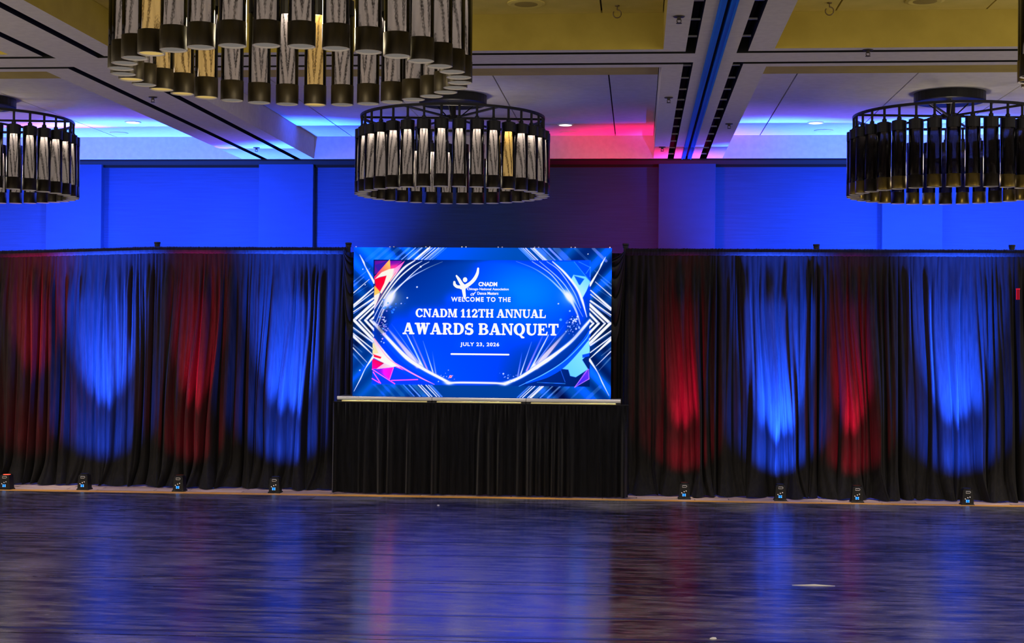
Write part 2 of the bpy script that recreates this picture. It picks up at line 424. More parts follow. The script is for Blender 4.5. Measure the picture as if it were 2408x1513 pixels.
# ------------------------------------------------------------------ ceiling
SOF, TRAY = 3.55, 3.80
CEIL = empty('ceiling', (0, 0, SOF)); struct(CEIL, 'coffered ballroom ceiling with dark air slots')
BAYS_X = [(-8.23, -4.449), (-3.627, 0.158), (0.907, 4.69)]
SLOTS_X = [(-8.52, -8.45, -4.235, -4.165), (-3.855, -3.785, 0.310, 0.378), (0.660, 0.735, 4.91, 4.98)]   # left slot, right slot of each bay
BAYS_Y = [(4.35, 9.95), (10.615, 16.06)]
SLOTS_Y = [(4.13, 4.20, 10.035, 10.105), (10.435, 10.505, 16.13, 16.13)]
TRK = (0.459, 0.571)
X0, X1, Y0, Y1 = -9.6, 6.2, 3.4, 16.5

xs = sorted({X0, X1, *[a for b in BAYS_X for a in b], *[a for b in SLOTS_X for a in b], *TRK})
ys = sorted({Y0, Y1, *[a for b in BAYS_Y for a in b], *[a for b in SLOTS_Y for a in b]})

def cell(cx, cy):
    if TRK[0] < cx < TRK[1] and cy < 16.13: return ('track',)
    for i, (bx, sx) in enumerate(zip(BAYS_X, SLOTS_X)):
        for j, (by, sy) in enumerate(zip(BAYS_Y, SLOTS_Y)):
            if bx[0] < cx < bx[1] and by[0] < cy < by[1]: return ('tray', i, j)
            if sx[0] < cx < sx[3] and sy[0] < cy < sy[3]:
                if cx < sx[1]: return ('slot', i, j, 'l')
                if cx > sx[2]: return ('slot', i, j, 'r')
                if cy < sy[1]: return ('slot', i, j, 'f')
                if cy > sy[2]: return ('slot', i, j, 'b')
    return ('soffit',)

cells = {}
for a in range(len(xs) - 1):
    for b in range(len(ys) - 1):
        cells[a, b] = cell((xs[a] + xs[a + 1]) / 2, (ys[b] + ys[b + 1]) / 2)
sof = MB(); side = MB()
for (a, b), c in cells.items():
    x0, x1, y0, y1 = xs[a], xs[a + 1], ys[b], ys[b + 1]
    if c[0] == 'soffit':
        sof.quad((x0, y0, 0), (x0, y1, 0), (x1, y1, 0), (x1, y0, 0))
        for (da, db, p, q) in [(-1, 0, (x0, y0), (x0, y1)), (1, 0, (x1, y1), (x1, y0)), (0, -1, (x1, y0), (x0, y0)), (0, 1, (x0, y1), (x1, y1))]:
            k = cells.get((a + da, b + db))
            if k is None or k[0] == 'soffit': continue
            mi = 0
            if k[0] in ('slot', 'track'): mi = 1
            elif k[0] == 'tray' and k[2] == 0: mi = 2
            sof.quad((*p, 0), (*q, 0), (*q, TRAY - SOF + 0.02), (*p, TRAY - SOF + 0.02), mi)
sof.build('soffit', [M['soffit'], M['slot_black'], M['gold_shaded']], CEIL)
# deck above everything
dk = MB(); dk.box(X0, Y0, TRAY - SOF + 0.022, X1, Y1, TRAY - SOF + 0.10); dk.build('ceiling_deck', M['slot_black'], CEIL)
# dividers inside the long air slots
divm = MB(); divm.box(0.003, -0.004, 0.022, 0.063, 0.004, 0.034)
div_me = divm.mesh('slot_divider', M['slot_metal'])
for (sx, n0) in [((0.311, 0.376), 9.66), ((0.664, 0.732), 9.66)]:
    ch = MB(); ch.box(sx[0] + 0.002, 4.2, 0.13, sx[1] - 0.002, 16.10, 0.15)
    air = ch.build('air_slot', M['slot_black'], CEIL)
    y = 5.0
    while y < 16.0:
        if not (10.0 < y < 10.55):
            d = link('slot_divider', div_me, air, (sx[0], y, 0.004))
        y += 0.52
# operable-wall track: two blue rails and a dark gap
tr = MB()
tr.box(TRK[0], Y0, -0.004, 0.503, 16.12, 0.03); tr.box(0.527, Y0, -0.004, TRK[1], 16.12, 0.03)
tr.box(TRK[0] + 0.004, Y0, -0.012, TRK[0] + 0.014, 16.12, 0.0); tr.box(TRK[1] - 0.014, Y0, -0.012, TRK[1] - 0.004, 16.12, 0.0)
tr.box(0.503, Y0, 0.03, 0.527, 16.12, 0.04, 1)
tr.build('partition_track', [M['track_blue'], M['slot_black']], CEIL)['label'] = 'blue twin rail track for a folding partition'
# tray panels with open joints
for i, bx in enumerate(BAYS_X):
    for j, by in enumerate(BAYS_Y):
        if i == 1: xc = [bx[0], -3.20, -2.23, -1.245, -0.262, bx[1]]
        elif i == 2: xc = [bx[0], 1.31, 2.30, 3.29, 4.28, bx[1]]
        else: xc = [bx[0], -7.8, -6.85, -5.9, -4.9, bx[1]]
        yc = [by[0], by[0] + 2.45, by[0] + 4.6, by[1]]
        for a in range(len(xc) - 1):
            for b in range(len(yc) - 1):
                g = 0.006; gy = 0.002
                mb = MB(); mb.box(-(xc[a + 1] - xc[a]) / 2 + g, -(yc[b + 1] - yc[b]) / 2 + gy, 0, (xc[a + 1] - xc[a]) / 2 - g, (yc[b + 1] - yc[b]) / 2 - gy, 0.018)
                mb.build('ceiling_panel', M['gold_lit'] if j == 0 else M['tray_white'], CEIL,
                         loc=((xc[a] + xc[a + 1]) / 2, (yc[b] + yc[b + 1]) / 2, TRAY - SOF))
    # ochre ledge just inside the front lip of the far trays
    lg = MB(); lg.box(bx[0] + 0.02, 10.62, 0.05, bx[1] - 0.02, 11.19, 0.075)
    lg.build('ledge', M['gold_shaded'], CEIL)['label'] = 'ochre painted ledge'

# ------------------------------------------------------------------ back wall
WALL = empty('wall_back', (0, 16.5, 0)); struct(WALL, 'fabric covered back wall with flat pilasters')
wb = MB(); wb.box(X0, 0, 0, X1, 0.12, SOF + 0.25); wb.build('wall_surface', M['wallcover'], WALL)
for (a, b) in [(-6.86, -6.20), (-4.345, -3.71), (0.218, 0.852), (2.68, 3.335)]:
    pm = MB(); pm.bevbox(a, -0.10, 0, b, 0.0, SOF - 0.002, 0.004); pm.build('pilaster', M['pilaster'], WALL)
M['brown_trim'] = mat('dark_brown_trim', (0.014, 0.011, 0.008), 0.8, spec=0.1)
cv = MB(); cv.box(X0, -0.42, SOF - 0.022, X1, 0, SOF - 0.001); cv.box(X0, -0.05, SOF - 0.05, X1, 0, SOF - 0.022); cv.build('cornice', M['brown_trim'], WALL)

# ------------------------------------------------------------------ floor
FLOOR = empty('floor', (0, 0, 0)); struct(FLOOR, 'carpeted ballroom floor')
fb = MB(); fb.box(X0, 2.0, -0.08, X1, 16.5, 0.0); fb.build('carpet', M['carpet'], FLOOR)
def edge_y(x): return 14.15 + 0.022 * x
# honey-coloured edge boards
rng = random.Random(5)
x = -8.6
while x < 5.6:
    L = rng.uniform(1.0, 1.9); x1 = min(x + L, 5.7); b = MB()
    ya, yb = edge_y(x), edge_y(x1)
    wdt = rng.uniform(0.13, 0.17)
    b.add([(x, ya, 0), (x1 - 0.006, yb, 0), (x1 - 0.006, yb + wdt, 0), (x, ya + wdt, 0),
           (x, ya, 0.008), (x1 - 0.006, yb, 0.008), (x1 - 0.006, yb + wdt, 0.004), (x, ya + wdt, 0.004)],
          [(4, 5, 6, 7), (0, 1, 5, 4), (1, 2, 6, 5), (2, 3, 7, 6), (3, 0, 4, 7)])
    b.build('edge_board', M['edge_wood'], FLOOR)
    x = x1
# dance floor: rolled vinyl strips taped edge to edge
DF = empty('dance_floor', (0, 9, 0)); tag(DF, 'scuffed black vinyl dance floor laid in wide strips', 'dance floor')
seams = [14.15, 12.72, 11.02, 9.30, 7.57, 5.85, 4.1, 2.4]
slope = [0.022, 0.028, 0.032, 0.034, 0.036, 0.036, 0.036, 0.036]
for k in range(len(seams) - 1):
    b = MB(); g = 0.007
    def yy(i, x): return seams[i] + slope[i] * x - 9
    xa, xb = -8.6, 5.6
    p = [(xa, yy(k + 1, xa) + g), (xb, yy(k + 1, xb) + g), (xb, yy(k, xb) - g), (xa, yy(k, xa) - g)]
    b.add([(*q, 0.0005) for q in p] + [(*q, 0.006) for q in p], [(4, 5, 6, 7), (0, 1, 5, 4), (1, 2, 6, 5), (2, 3, 7, 6), (3, 0, 4, 7)])
    b.build('vinyl_strip', M['marley'], DF)
def strip(x0, y0, x1, y1, wd, z, m):
    b = MB(); b.add([(x0, y0, z), (x1, y1, z), (x1, y1 + wd, z), (x0, y0 + wd, z), (x0, y0, z + .0008), (x1, y1, z + .0008), (x1, y1 + wd, z + .0008), (x0, y0 + wd, z + .0008)],
                    [(4, 5, 6, 7), (0, 1, 5, 4), (1, 2, 6, 5), (2, 3, 7, 6), (3, 0, 4, 7)])
    return b
tp = strip(-3.10, 13.78, -2.46, 13.80, 0.20, 0.0062, None).build('floor_tape', M['grey_tape'])
tag(tp, 'flat grey strip of tape on the black dance floor before the stage', 'tape')

# ------------------------------------------------------------------ stage
ST_F, ST_B, ST_T = 14.42, 14.74, 0.968
stage_x = [(-2.995, -2.040), (-2.036, -1.100), (-1.096, -0.163)]
st_lab = ['black stage platform under the left end of the screen', 'middle black stage platform under the screen',
          'black stage platform under the right end of the screen']
for i, (a, b) in enumerate(stage_x):
    t = empty('stage_platform', ((a + b) / 2, ST_F, 0)); hw = (b - a) / 2
    tag(t, st_lab[i] + ', edged in aluminium', 'stage', 'stage platforms under the screen')
    d = MB(); d.box(-hw, 0.012, ST_T - 0.05, hw, ST_B - ST_F, ST_T); d.build('deck', M['deck'], t)
    e = MB()   # extruded front rail: bevelled lip, groove, lower bead
    prof = [(0.012, ST_T + 0.002), (-0.004, ST_T), (-0.010, ST_T - 0.008), (-0.010, ST_T - 0.024), (0.0, ST_T - 0.028), (0.0, ST_T - 0.032), (0.012, ST_T - 0.036)]
    vs = [(s * hw, y, z) for s in (-1, 1) for (y, z) in prof]; n = len(prof)
    e.add(vs, [(k, n + k, n + k + 1, k + 1) for k in range(n - 1)] + [tuple(range(n)), tuple(range(2 * n - 1, n - 1, -1))])
    e.build('edge_rail', M['alu'], t)
    e = MB(); e.bevbox(-hw + 0.045, -0.012, ST_T - 0.060, hw - 0.045, 0.012, ST_T - 0.036, 0.004)
    e.build('lower_rail', M['alu_yellow_lit'], t)['label'] = 'lower rail coloured as lit yellow'
    for sx in (-1, 1):
        c = MB(); c.bevbox(sx * (hw - 0.022) - 0.02, -0.009, ST_T - 0.062, sx * (hw - 0.022) + 0.02, 0.02, ST_T - 0.034, 0.003); c.build('corner_bracket', M['black_metal'], t)
    for sx in (-1, 1):
        for y in (0.09, ST_B - ST_F - 0.06):
            l = MB(); l.tube([(sx * (hw - 0.06), y, 0.0), (sx * (hw - 0.06), y, ST_T - 0.05)], 0.022, 10); l.build('leg', M['alu'], t)


# cloth relief along a width: rounded lobes with random spacing
def lobes(n, npt, rg, amp_var=0.5, sharp=0.75):
    cuts = np.cumsum(np.array([rg.uniform(0.55, 1.45) for _ in range(n)])); cuts = np.concatenate([[0], cuts / cuts[-1]])
    amps = np.array([rg.uniform(1 - amp_var, 1) for _ in range(n)])
    u = np.linspace(0, 1, npt); k = np.clip(np.searchsorted(cuts, u, side='right') - 1, 0, n - 1)
    ph = (u - cuts[k]) / (cuts[k + 1] - cuts[k])
    return np.sin(PI * ph) ** sharp * amps[k]


# ------------------------------------------------------------------ stage skirts
sk_lab = ['left pleated black skirt hanging from the stage edge', 'middle pleated black skirt hanging from the stage edge',
          'right pleated black skirt hanging from the stage edge']
for i, (a, b) in enumerate([(-3.035, -2.045), (-2.045, -1.105), (-1.105, -0.085)]):
    rg = random.Random(40 + i); wd = b - a; nu, nv = 260, 40
    t = empty('stage_skirt', ((a + b) / 2, ST_F - 0.02, 0)); tag(t, sk_lab[i], 'stage skirt', 'pleated skirts round the stage')
    hi = lobes(int(wd / 0.042), nu, rg, 0.7, 1.6); lo = lobes(int(wd / 0.085), nu, rg, 0.85, 2.2); wv = lobes(int(wd / 0.2), nu, rg)
    v = np.linspace(0, 1, nv)[:, None]; u = np.linspace(0, 1, nu)[None, :]
    mixv = np.clip(v * 2.6, 0, 1); mixv = mixv * mixv * (3 - 2 * mixv)
    d = (0.030 + 0.010 * v) * hi * (1 - mixv) + (0.065 + 0.02 * v) * lo * mixv + 0.012 * v * wv
    sway = 0.012 * np.sin(u * 31 + i) * v
    P = np.zeros((nv, nu, 3)); P[..., 0] = (u - 0.5) * wd + sway * (1 - np.abs(2 * u - 1)); P[..., 1] = -d - 0.02 * v; P[..., 2] = 0.905 - 0.895 * v + 0.006 * wv * (v > 0.98)
    link('skirt_cloth', grid_mesh('skirt_cloth', P, M['skirt']), t)
    h = MB(); h.bevbox(-wd / 2, -0.008, 0.893, wd / 2, 0.012, 0.917, 0.003); h.build('header_band', M['skirt'], t)

# ------------------------------------------------------------------ drapes on pipes
PY = 14.92
UPRIGHTS = [(-5.06, 'between the two left drapes spans'), (-3.015, ''), (-0.13, ''), (1.80, ''), (3.735, '')]
TOPZ = lambda x: 2.492 if x > -5.06 else 2.492 - (-5.06 - x) * 0.030
FOLDFREQ_HI, FOLDFREQ_LO = 0.050, 0.115

def drape(x0, x1, bx0, bx1, seed, label, drift=0.0):
    """a gathered panel hanging from a pipe between x0 and x1 (bx0..bx1 at the floor)"""
    rg = random.Random(seed); nu = int((x1 - x0) / 0.0065); nv = 84
    cx = (x0 + x1) / 2
    t = empty('drape', (cx, PY, 0)); tag(t, label, 'drape', 'black drapes along the back of the room')
    v = np.concatenate([np.linspace(0, 0.06, 8)[:-1], np.linspace(0.06, 0.9, 52)[:-1], np.linspace(0.9, 1.0, nv - 58)])[:, None]
    nv_ = v.shape[0]; u = np.linspace(0, 1, nu)[None, :]
    wd = x1 - x0
    hi = lobes(max(6, int(wd / FOLDFREQ_HI)), nu, rg, 0.6); lo = lobes(max(4, int(wd / FOLDFREQ_LO)), nu, rg, 0.75, 0.65)
    mid = lobes(max(4, int(wd / 0.08)), nu, rg, 0.85, 0.8); big = lobes(max(2, int(wd / 0.42)), nu, rg, 0.7)
    s1 = np.clip((v - 0.02) / 0.20, 0, 1); s1 = s1 * s1 * (3 - 2 * s1)
    s2 = np.clip((v - 0.15) / 0.6, 0, 1); s2 = s2 * s2 * (3 - 2 * s2)
    s3 = np.clip((v - 0.86) / 0.14, 0, 1)
    d = 0.018 * hi * (1 - s1) + s1 * ((1 - s2) * (0.085 * mid + 0.025 * hi) + s2 * (0.135 * lo + 0.035 * mid + 0.01 * hi)) + 0.04 * s2 * big
    lean = 0.09 * v ** 2
    # cloth spills forward on the floor
    toe = s3 ** 2 * (0.07 + 0.09 * big + 0.03 * lo)
    X = (x0 + u * wd) * (1 - v ** 1.5) + (bx0 + u * (bx1 - bx0)) * v ** 1.5
    wob = 0.02 * np.sin(u * 17 + seed) * np.sin(v * 5 + u * 9) + drift * s2 * np.sin(PI * u) + 0.05 * s3 ** 2 * np.sin(u * 21 + seed * 1.7)
    env = np.minimum(1, np.minimum(u, 1 - u) * 12)
    topz = np.array([TOPZ(xx) for xx in (x0 + u[0] * wd)])[None, :] - 0.064
    curl = 0.02 * s3 * np.sin(u * 37 + seed) ** 2
    Z = topz * (1 - v) + 0.006 + curl * np.sin(PI * s3) + 0.012 * s3 ** 3 * (0.5 + 0.5 * np.sin(u * 43 + 2 * seed))
    P = np.zeros((nv_, nu, 3)); P[..., 0] = X + wob * env - cx; P[..., 1] = -d - lean - toe + 0.01; P[..., 2] = Z
    link('drape_cloth', grid_mesh('drape_cloth', P, M['drape']), t)
    # ruched pocket the pipe runs through
    na = 12; k = np.linspace(0, 2 * PI, na)[:, None]
    ru = lobes(max(10, int(wd / 0.026)), nu, rg, 0.7, 0.9); rv = lobes(max(10, int(wd / 0.034)), nu, rg, 0.7)
    rad = 0.029 + 0.008 * ru * (0.5 + 0.5 * np.cos(k - 0.6)) + 0.005 * rv * (0.5 + 0.5 * np.cos(k + 1.4))
    P = np.zeros((na, nu, 3)); P[..., 0] = x0 + u * wd - cx + 0 * k
    tz = np.array([TOPZ(xx) for xx in (x0 + u[0] * wd)])[None, :] - 0.036
    P[..., 1] = -rad * np.cos(k); P[..., 2] = tz + 1.15 * rad * np.sin(k)
    link('pipe_pocket', grid_mesh('pipe_pocket', P, M['drape']), t)
    return t

PANELS = [
    (-7.30, -6.28, -7.30, -6.28, 1, 'black drape washed red at the left edge of the frame', 0.06),
    (-6.28, -5.06, -6.28, -5.06, 2, 'black drape washed bright blue left of the first pole', 0.05),
    (-5.06, -4.06, -5.06, -4.06, 3, 'black drape lit by a red beam right of the first pole', -0.04),
    (-4.06, -3.02, -4.06, -3.02, 4, 'black drape lit blue and swept aside beside the left of the screen', -0.06),
    (-0.13, 0.80, -0.13, 0.80, 5, 'black drape washed dull red beside the right of the screen', 0.05),
    (0.80, 1.80, 0.80, 1.80, 6, 'black drape lit brightest blue left of the pole with the red drape', 0.05),
    (1.80, 2.60, 1.80, 2.60, 7, 'black drape with a narrow red beam between two blue drapes', 0.06),
    (2.60, 3.74, 2.60, 3.74, 8, 'black drape washed blue left of the rightmost pole', 0.05),
    (3.74, 4.90, 3.74, 4.90, 9, 'dark unlit drape at the right edge of the frame', 0.03),
]
panels = [drape(*p) for p in PANELS]

# swag of bunched cloth tied at the pipe end, part of the panel left of the screen
def swag(parent, xl, xr, zt, flip, seed):
    rg = random.Random(seed); nu, nv = 40, 110
    s = np.linspace(0, 1, nu)[None, :]; t = np.linspace(0, 1, nv)[:, None]
    pc = parent.location.x
    drop = (0.03 + 0.80 * t ** 1.5)
    sag = drop * (1 - np.abs(2 * s - 1) ** 2.2)
    X = xl + (xr - xl) * s
    rid = np.abs(np.sin(PI * 5.5 * t ** 0.6)) ** 0.7
    Y = -0.06 - 0.06 * np.sin(PI * s) - 0.045 * rid * np.sin(PI * s) + 0.0 * t
    Zs = zt - 0.10 * (s if not flip else 1 - s) - sag - 0.06 * t
    P = np.zeros((nv, nu, 3)); P[..., 0] = X - pc; P[..., 1] = Y; P[..., 2] = Zs
    link('swag_folds', grid_mesh('swag_folds', P, M['drape']), parent)
swags = []
for (x, l) in [(-2.94, 'bunched black drape swag beside the upper left corner of the screen'), (-0.22, 'bunched black drape swag beside the upper right corner of the screen')]:
    t = empty('drape_swag', (x, PY, 0)); tag(t, l, 'drape', 'bunched swags beside the screen'); swags.append(t)
swag(swags[0], -3.04, -2.86, 2.47, False, 3)
swag(swags[1], -0.32, -0.135, 2.47, True, 4)
# cloth falling behind the screen edge from each swag down to the deck
for (pn, xa, xb, sd) in [(swags[0], -3.01, -2.78, 61), (swags[1], -0.36, -0.135, 62)]:
    rg = random.Random(sd); nu, nv = 60, 30
    u = np.linspace(0, 1, nu)[None, :]; v = np.linspace(0, 1, nv)[:, None]
    lo = lobes(5, nu, rg, 0.6)
    P = np.zeros((nv, nu, 3)); P[..., 0] = xa + (xb - xa) * u + 0 * v - pn.location.x; P[..., 1] = -0.03 * lo * (0.4 + v) + 0.0
    P[..., 2] = 2.44 - (2.44 - 0.60) * v + 0 * u
    link('drape_tail', grid_mesh('drape_tail', P, M['drape']), pn)

# pipe-and-drape frame: uprights and crossbars
up_lab = ['upright pole between the red drape and blue drape on the left', 'upright pole behind the left edge of the screen',
          'upright pole behind the right edge of the screen', 'upright pole between the blue and red drapes on the right',
          'black capped upright pole at the far right drape joint']
for i, (x, _) in enumerate(UPRIGHTS):
    t = empty('drape_upright', (x, PY + 0.09, 0)); tag(t, up_lab[i], 'pole', 'uprights of the pipe and drape frame')
    b = MB(); b.tube([(0, 0, 0.012), (0, 0, 2.50)], 0.022, 12); b.build('pole', M['black_metal'], t)
    b = MB(); b.lathe([(0.0, 2.50), (0.030, 2.50), (0.030, 2.522), (0.034, 2.530), (0.034, 2.545), (0.0, 2.545)], 14); b.build('pole_cap', M['black_metal'], t)
    b = MB(); b.bevbox(-0.2, 0.0, 0, 0.2, 0.4, 0.012, 0.004); b.build('base_plate', M['black_metal'], t)
bars = [(-7.3, -5.085), (-5.035, -3.03), (-0.11, 1.775), (1.825, 3.71), (3.76, 4.9)]
bl = ['leftmost crossbar inside the drape pockets', 'crossbar running from the left pole to the screen', 'crossbar running right from the screen',
      'crossbar between the two right poles', 'crossbar at the right edge of the frame']
for i, (a, b_) in enumerate(bars):
    b = MB(); b.tube([(a, PY, TOPZ(a) - 0.03), (b_, PY, TOPZ(b_) - 0.03)], 0.018, 10)
    tag(b.build('drape_crossbar', M['alu'], smooth=True), bl[i], 'crossbar', 'crossbars of the pipe and drape frame')
# small red glowing thing of unknown kind before the dark drape at far right
b = MB(); b.box(-0.018, -0.01, -0.006, 0.018, 0.012, 0.006); b.box(-0.013, -0.004, -0.105, 0.011, 0.012, -0.006, 1)
b.box(-0.015, -0.008, -0.105, -0.009, 0.012, -0.006); b.box(0.007, -0.008, -0.105, 0.013, 0.012, -0.006)
tag(b.build('red_glow_piece', [M['signal_red'], M['signal_dim']], loc=(3.742, 14.795, 2.095)), 'small red glowing thing of unknown kind on the dark drape at far right', 'red light')
# tape along the vinyl joints
for (xa, xb, y) in [(-3.6, 0.9, 10.40), (-3.2, 0.25, 9.33), (-3.0, 0.25, 8.93), (-2.6, 0.3, 8.18), (-4.6, -2.2, 12.77), (-8.5, 5.5, 11.06), (-8.5, 5.5, 7.62)]:
    st = strip(xa, y + 0.033 * xa - 9 + 0.04, xb, y + 0.033 * xb - 9 + 0.04, 0.045, 0.0062, None)
    st.build('seam_tape', M['vinyl_tape'] if 'vinyl_tape' in M else M['grey_tape'], DF)

# ------------------------------------------------------------------ uplight fixtures
def uplight(x, y, c, label):
    t = empty('uplight', (x, y, 0)); tag(t, label, 'uplight', 'battery uplights on the carpet along the drapes')
    b = MB()   # tapered housing
    w0, w1, d0, d1, h = 0.062, 0.045, 0.060, 0.050, 0.150
    vs = []
    for (hw, hd, z) in [(w0, d0, 0.0), (w0, d0, 0.010), (w0 - 0.008, d0 - 0.006, 0.016), (w1, d1, h - 0.006), (w1 - 0.004, d1 - 0.004, h)]:
        vs += [(-hw, -hd, z), (hw, -hd, z), (hw, hd, z), (-hw, hd, z)]
    fs = [(3, 2, 1, 0), (16, 17, 18, 19)]
    for k in range(4):
        for i in range(4):
            j = (i + 1) % 4; fs.append((k * 4 + i, k * 4 + j, k * 4 + 4 + j, k * 4 + 4 + i))
    b.add(vs, fs); b.build('housing', M['black_metal'], t)
    # top lens
    b = MB(); b.lathe([(0.0, h + 0.002), (0.036, h + 0.002), (0.038, h - 0.002)], 20); b.build('lens', M['lens_blue'] if c == 'blue' else M['lens_red'], t)
    if x > -6.0:
        b = MB(); b.lathe([(0.0395, h - 0.002), (0.0395, h + 0.012), (0.0425, h + 0.012), (0.0425, h - 0.002)], 24); b.build('lens_hood', M['black_metal'], t)
    def front(z): return -(d0 - 0.006 + (d1 - d0 + 0.006) * (z - 0.016) / (h - 0.022)) - 0.001
    b = MB()
    z0, z1 = 0.030, 0.056; hx = 0.017
    b.add([(-hx - .004, front(z0), z0), (hx - .004, front(z0), z0), (hx - .004, front(z1), z1), (-hx - .004, front(z1), z1)], [(0, 1, 2, 3)])
    lcd = b.build('display', M['lcd'], t)
    b = MB()
    for (sx, z) in [(-0.018, z0 + 0.001), (0.005, z0 + 0.001), (-0.018, z1 - 0.009), (0.005, z1 - 0.009)]:
        b.add([(sx, front(z) - .0006, z), (sx + .008, front(z) - .0006, z), (sx + .008, front(z + .007) - .0006, z + .007), (sx, front(z + .007) - .0006, z + .007)], [(0, 1, 2, 3)])
    b.build('display_mark', M['lcd_mark'], lcd)
    b = MB()   # bright D-shaped handle loop near the top
    z0, z1 = 0.119, 0.137; yy = front(0.128) - 0.004
    b.tube([(-0.020, yy, z0), (0.016, yy, z0), (0.022, yy, z0 + 0.005), (0.022, yy, z1 - 0.005), (0.016, yy, z1), (-0.020, yy, z1), (-0.020, yy, z0)], 0.0028, 6)
    b.build('handle_loop', M['white'], t)
    for (px, pz) in [(-0.026, 0.062), (-0.003, 0.074), (0.017, 0.081)]:
        b = MB(); b.lathe([(0.0, 0.005), (0.006, 0.004), (0.007, 0.0)], 10)
        k = b.build('knob', M['chrome'], t, loc=(px, front(pz), pz)); k.rotation_euler = (R(90), 0, 0)
    return t
upl_lab = ['uplight with a glowing red top at the left edge of the frame', 'uplight before the bright blue drape left of the first pole',
           'uplight before the red drape left of the screen', 'uplight nearest the left end of the stage',
           'uplight nearest the right end of the stage, before a dull red drape', 'uplight before the brightest blue drape right of the stage',
           'uplight before the narrow red beam on the right', 'rightmost uplight, before the last blue drape']
for (x, y, c), l in zip(UPL, upl_lab):
    uplight(x, y, c, 'small black ' + l)

# ------------------------------------------------------------------ LED screen
SX0, SX1, SZ0, SZ1, SY = -2.852, -0.262, 0.970, 2.466, 14.475
SWD, SHT = SX1 - SX0, SZ1 - SZ0
SCR = empty('led_screen', ((SX0 + SX1) / 2, SY, SZ0))
tag(SCR, 'wide glowing blue screen with banquet title standing on the stage', 'screen')
b = MB(); b.bevbox(-SWD / 2, 0.004, 0.0, SWD / 2, 0.09, SHT, 0.004); b.build('cabinet', M['black_metal'], SCR)
for k in range(8):     # paired corner clips along the top edge
    xx = -SWD / 2 + 0.02 + (SWD - 0.04) * k / 7
    for dx in ((0.0,) if k in (0, 7) else (-0.02, 0.02)):
        c = MB(); c.bevbox(xx + dx - 0.006, 0.006, SHT - 0.002, xx + dx + 0.006, 0.02, SHT + 0.012, 0.002); c.build('corner_clip', M['white'], SCR)

# the picture on the screen, painted in units (X 105..2195, Y 80..1285) into a fine vertex grid
NX, NY = 640, 370
gx = 105 + 2090 * (np.arange(NX) / (NX - 1)); gy = 80 + 1205 * (np.arange(NY) / (NY - 1))
GX, GY = np.meshgrid(gx, gy)
UX, UY = 2090 / (NX - 1), 1205 / (NY - 1)
def s2l(c):
    c = np.asarray(c, float) / 255.0
    return np.where(c <= 0.04045, c / 12.92, ((c + 0.055) / 1.055) ** 2.4)
IMG = np.zeros((NY, NX, 3))
def lerp(a, b_, t): return a + (b_ - a) * t
def sstep(a, b_, x):
    t = np.clip((x - a) / (b_ - a), 0, 1); return t * t * (3 - 2 * t)
# outer field
tx = (GX - 105) / 2090; ty = (GY - 80) / 1205
base = np.array([0, 82, 225.])[None, None] * np.ones_like(IMG)
base = base * (1.02 - 0.28 * tx[..., None] * (1 - ty[..., None]) - 0.30 * ty[..., None] + 0.0)
rs = np.random.RandomState(4)
# soft diagonal bands
for (sx, sy, ph) in [(1, 1, 0.), (1, -1, 1.)]:
    q = (GX * 0.72 * sx + GY * 0.70 * sy)
    nb = np.zeros_like(q)
    for k in range(7):
        f_ = rs.uniform(0.006, 0.05); nb += np.sin(q * f_ + rs.uniform(0, 6)) * rs.uniform(0.3, 1)
    side_m = (np.where((GX - 1150) * (GY - 683) > 0, 1, 0) if sy == -1 else np.where((GX - 1150) * (GY - 683) <= 0, 1, 0))
    base += (nb * side_m * sstep(250, 700, np.abs(GX - 1150)))[..., None] * np.array([4, 17, 34.])
dark = np.exp(-((np.abs(GX - 1150) - 1010) / 190.) ** 2 - ((GY - 683) / 210.) ** 2)
base = base * (1 - 0.55 * dark[..., None])
IMG[:] = np.clip(base, 0, 255)

def blend(sl, a, col):
    IMG[sl] = IMG[sl] * (1 - a[..., None]) + np.asarray(col, float) * a[..., None]
def region(x0, y0, x1, y1):
    i0 = max(0, int((x0 - 105) / UX)); i1 = min(NX, int((x1 - 105) / UX) + 2)
    j0 = max(0, int((y0 - 80) / UY)); j1 = min(NY, int((y1 - 80) / UY) + 2)
    return (slice(j0, max(j1, j0)), slice(i0, max(i1, i0)))
def smooth_pts(pts, n=10):
    p = np.array(pts, float)
    if len(p) < 3: return np.array([p[0] + (p[-1] - p[0]) * t for t in np.linspace(0, 1, 6)])
    q = np.vstack([2 * p[0] - p[1], p, 2 * p[-1] - p[-2]]); out = []
    for i in range(1, len(q) - 2):
        for t in np.linspace(0, 1, n, endpoint=False):
            out.append(0.5 * (2 * q[i] + (q[i + 1] - q[i - 1]) * t + (2 * q[i - 1] - 5 * q[i] + 4 * q[i + 1] - q[i + 2]) * t * t + (-q[i - 1] + 3 * q[i] - 3 * q[i + 1] + q[i + 2]) * t ** 3))
    out.append(p[-1]); return np.array(out)
CLIP = None
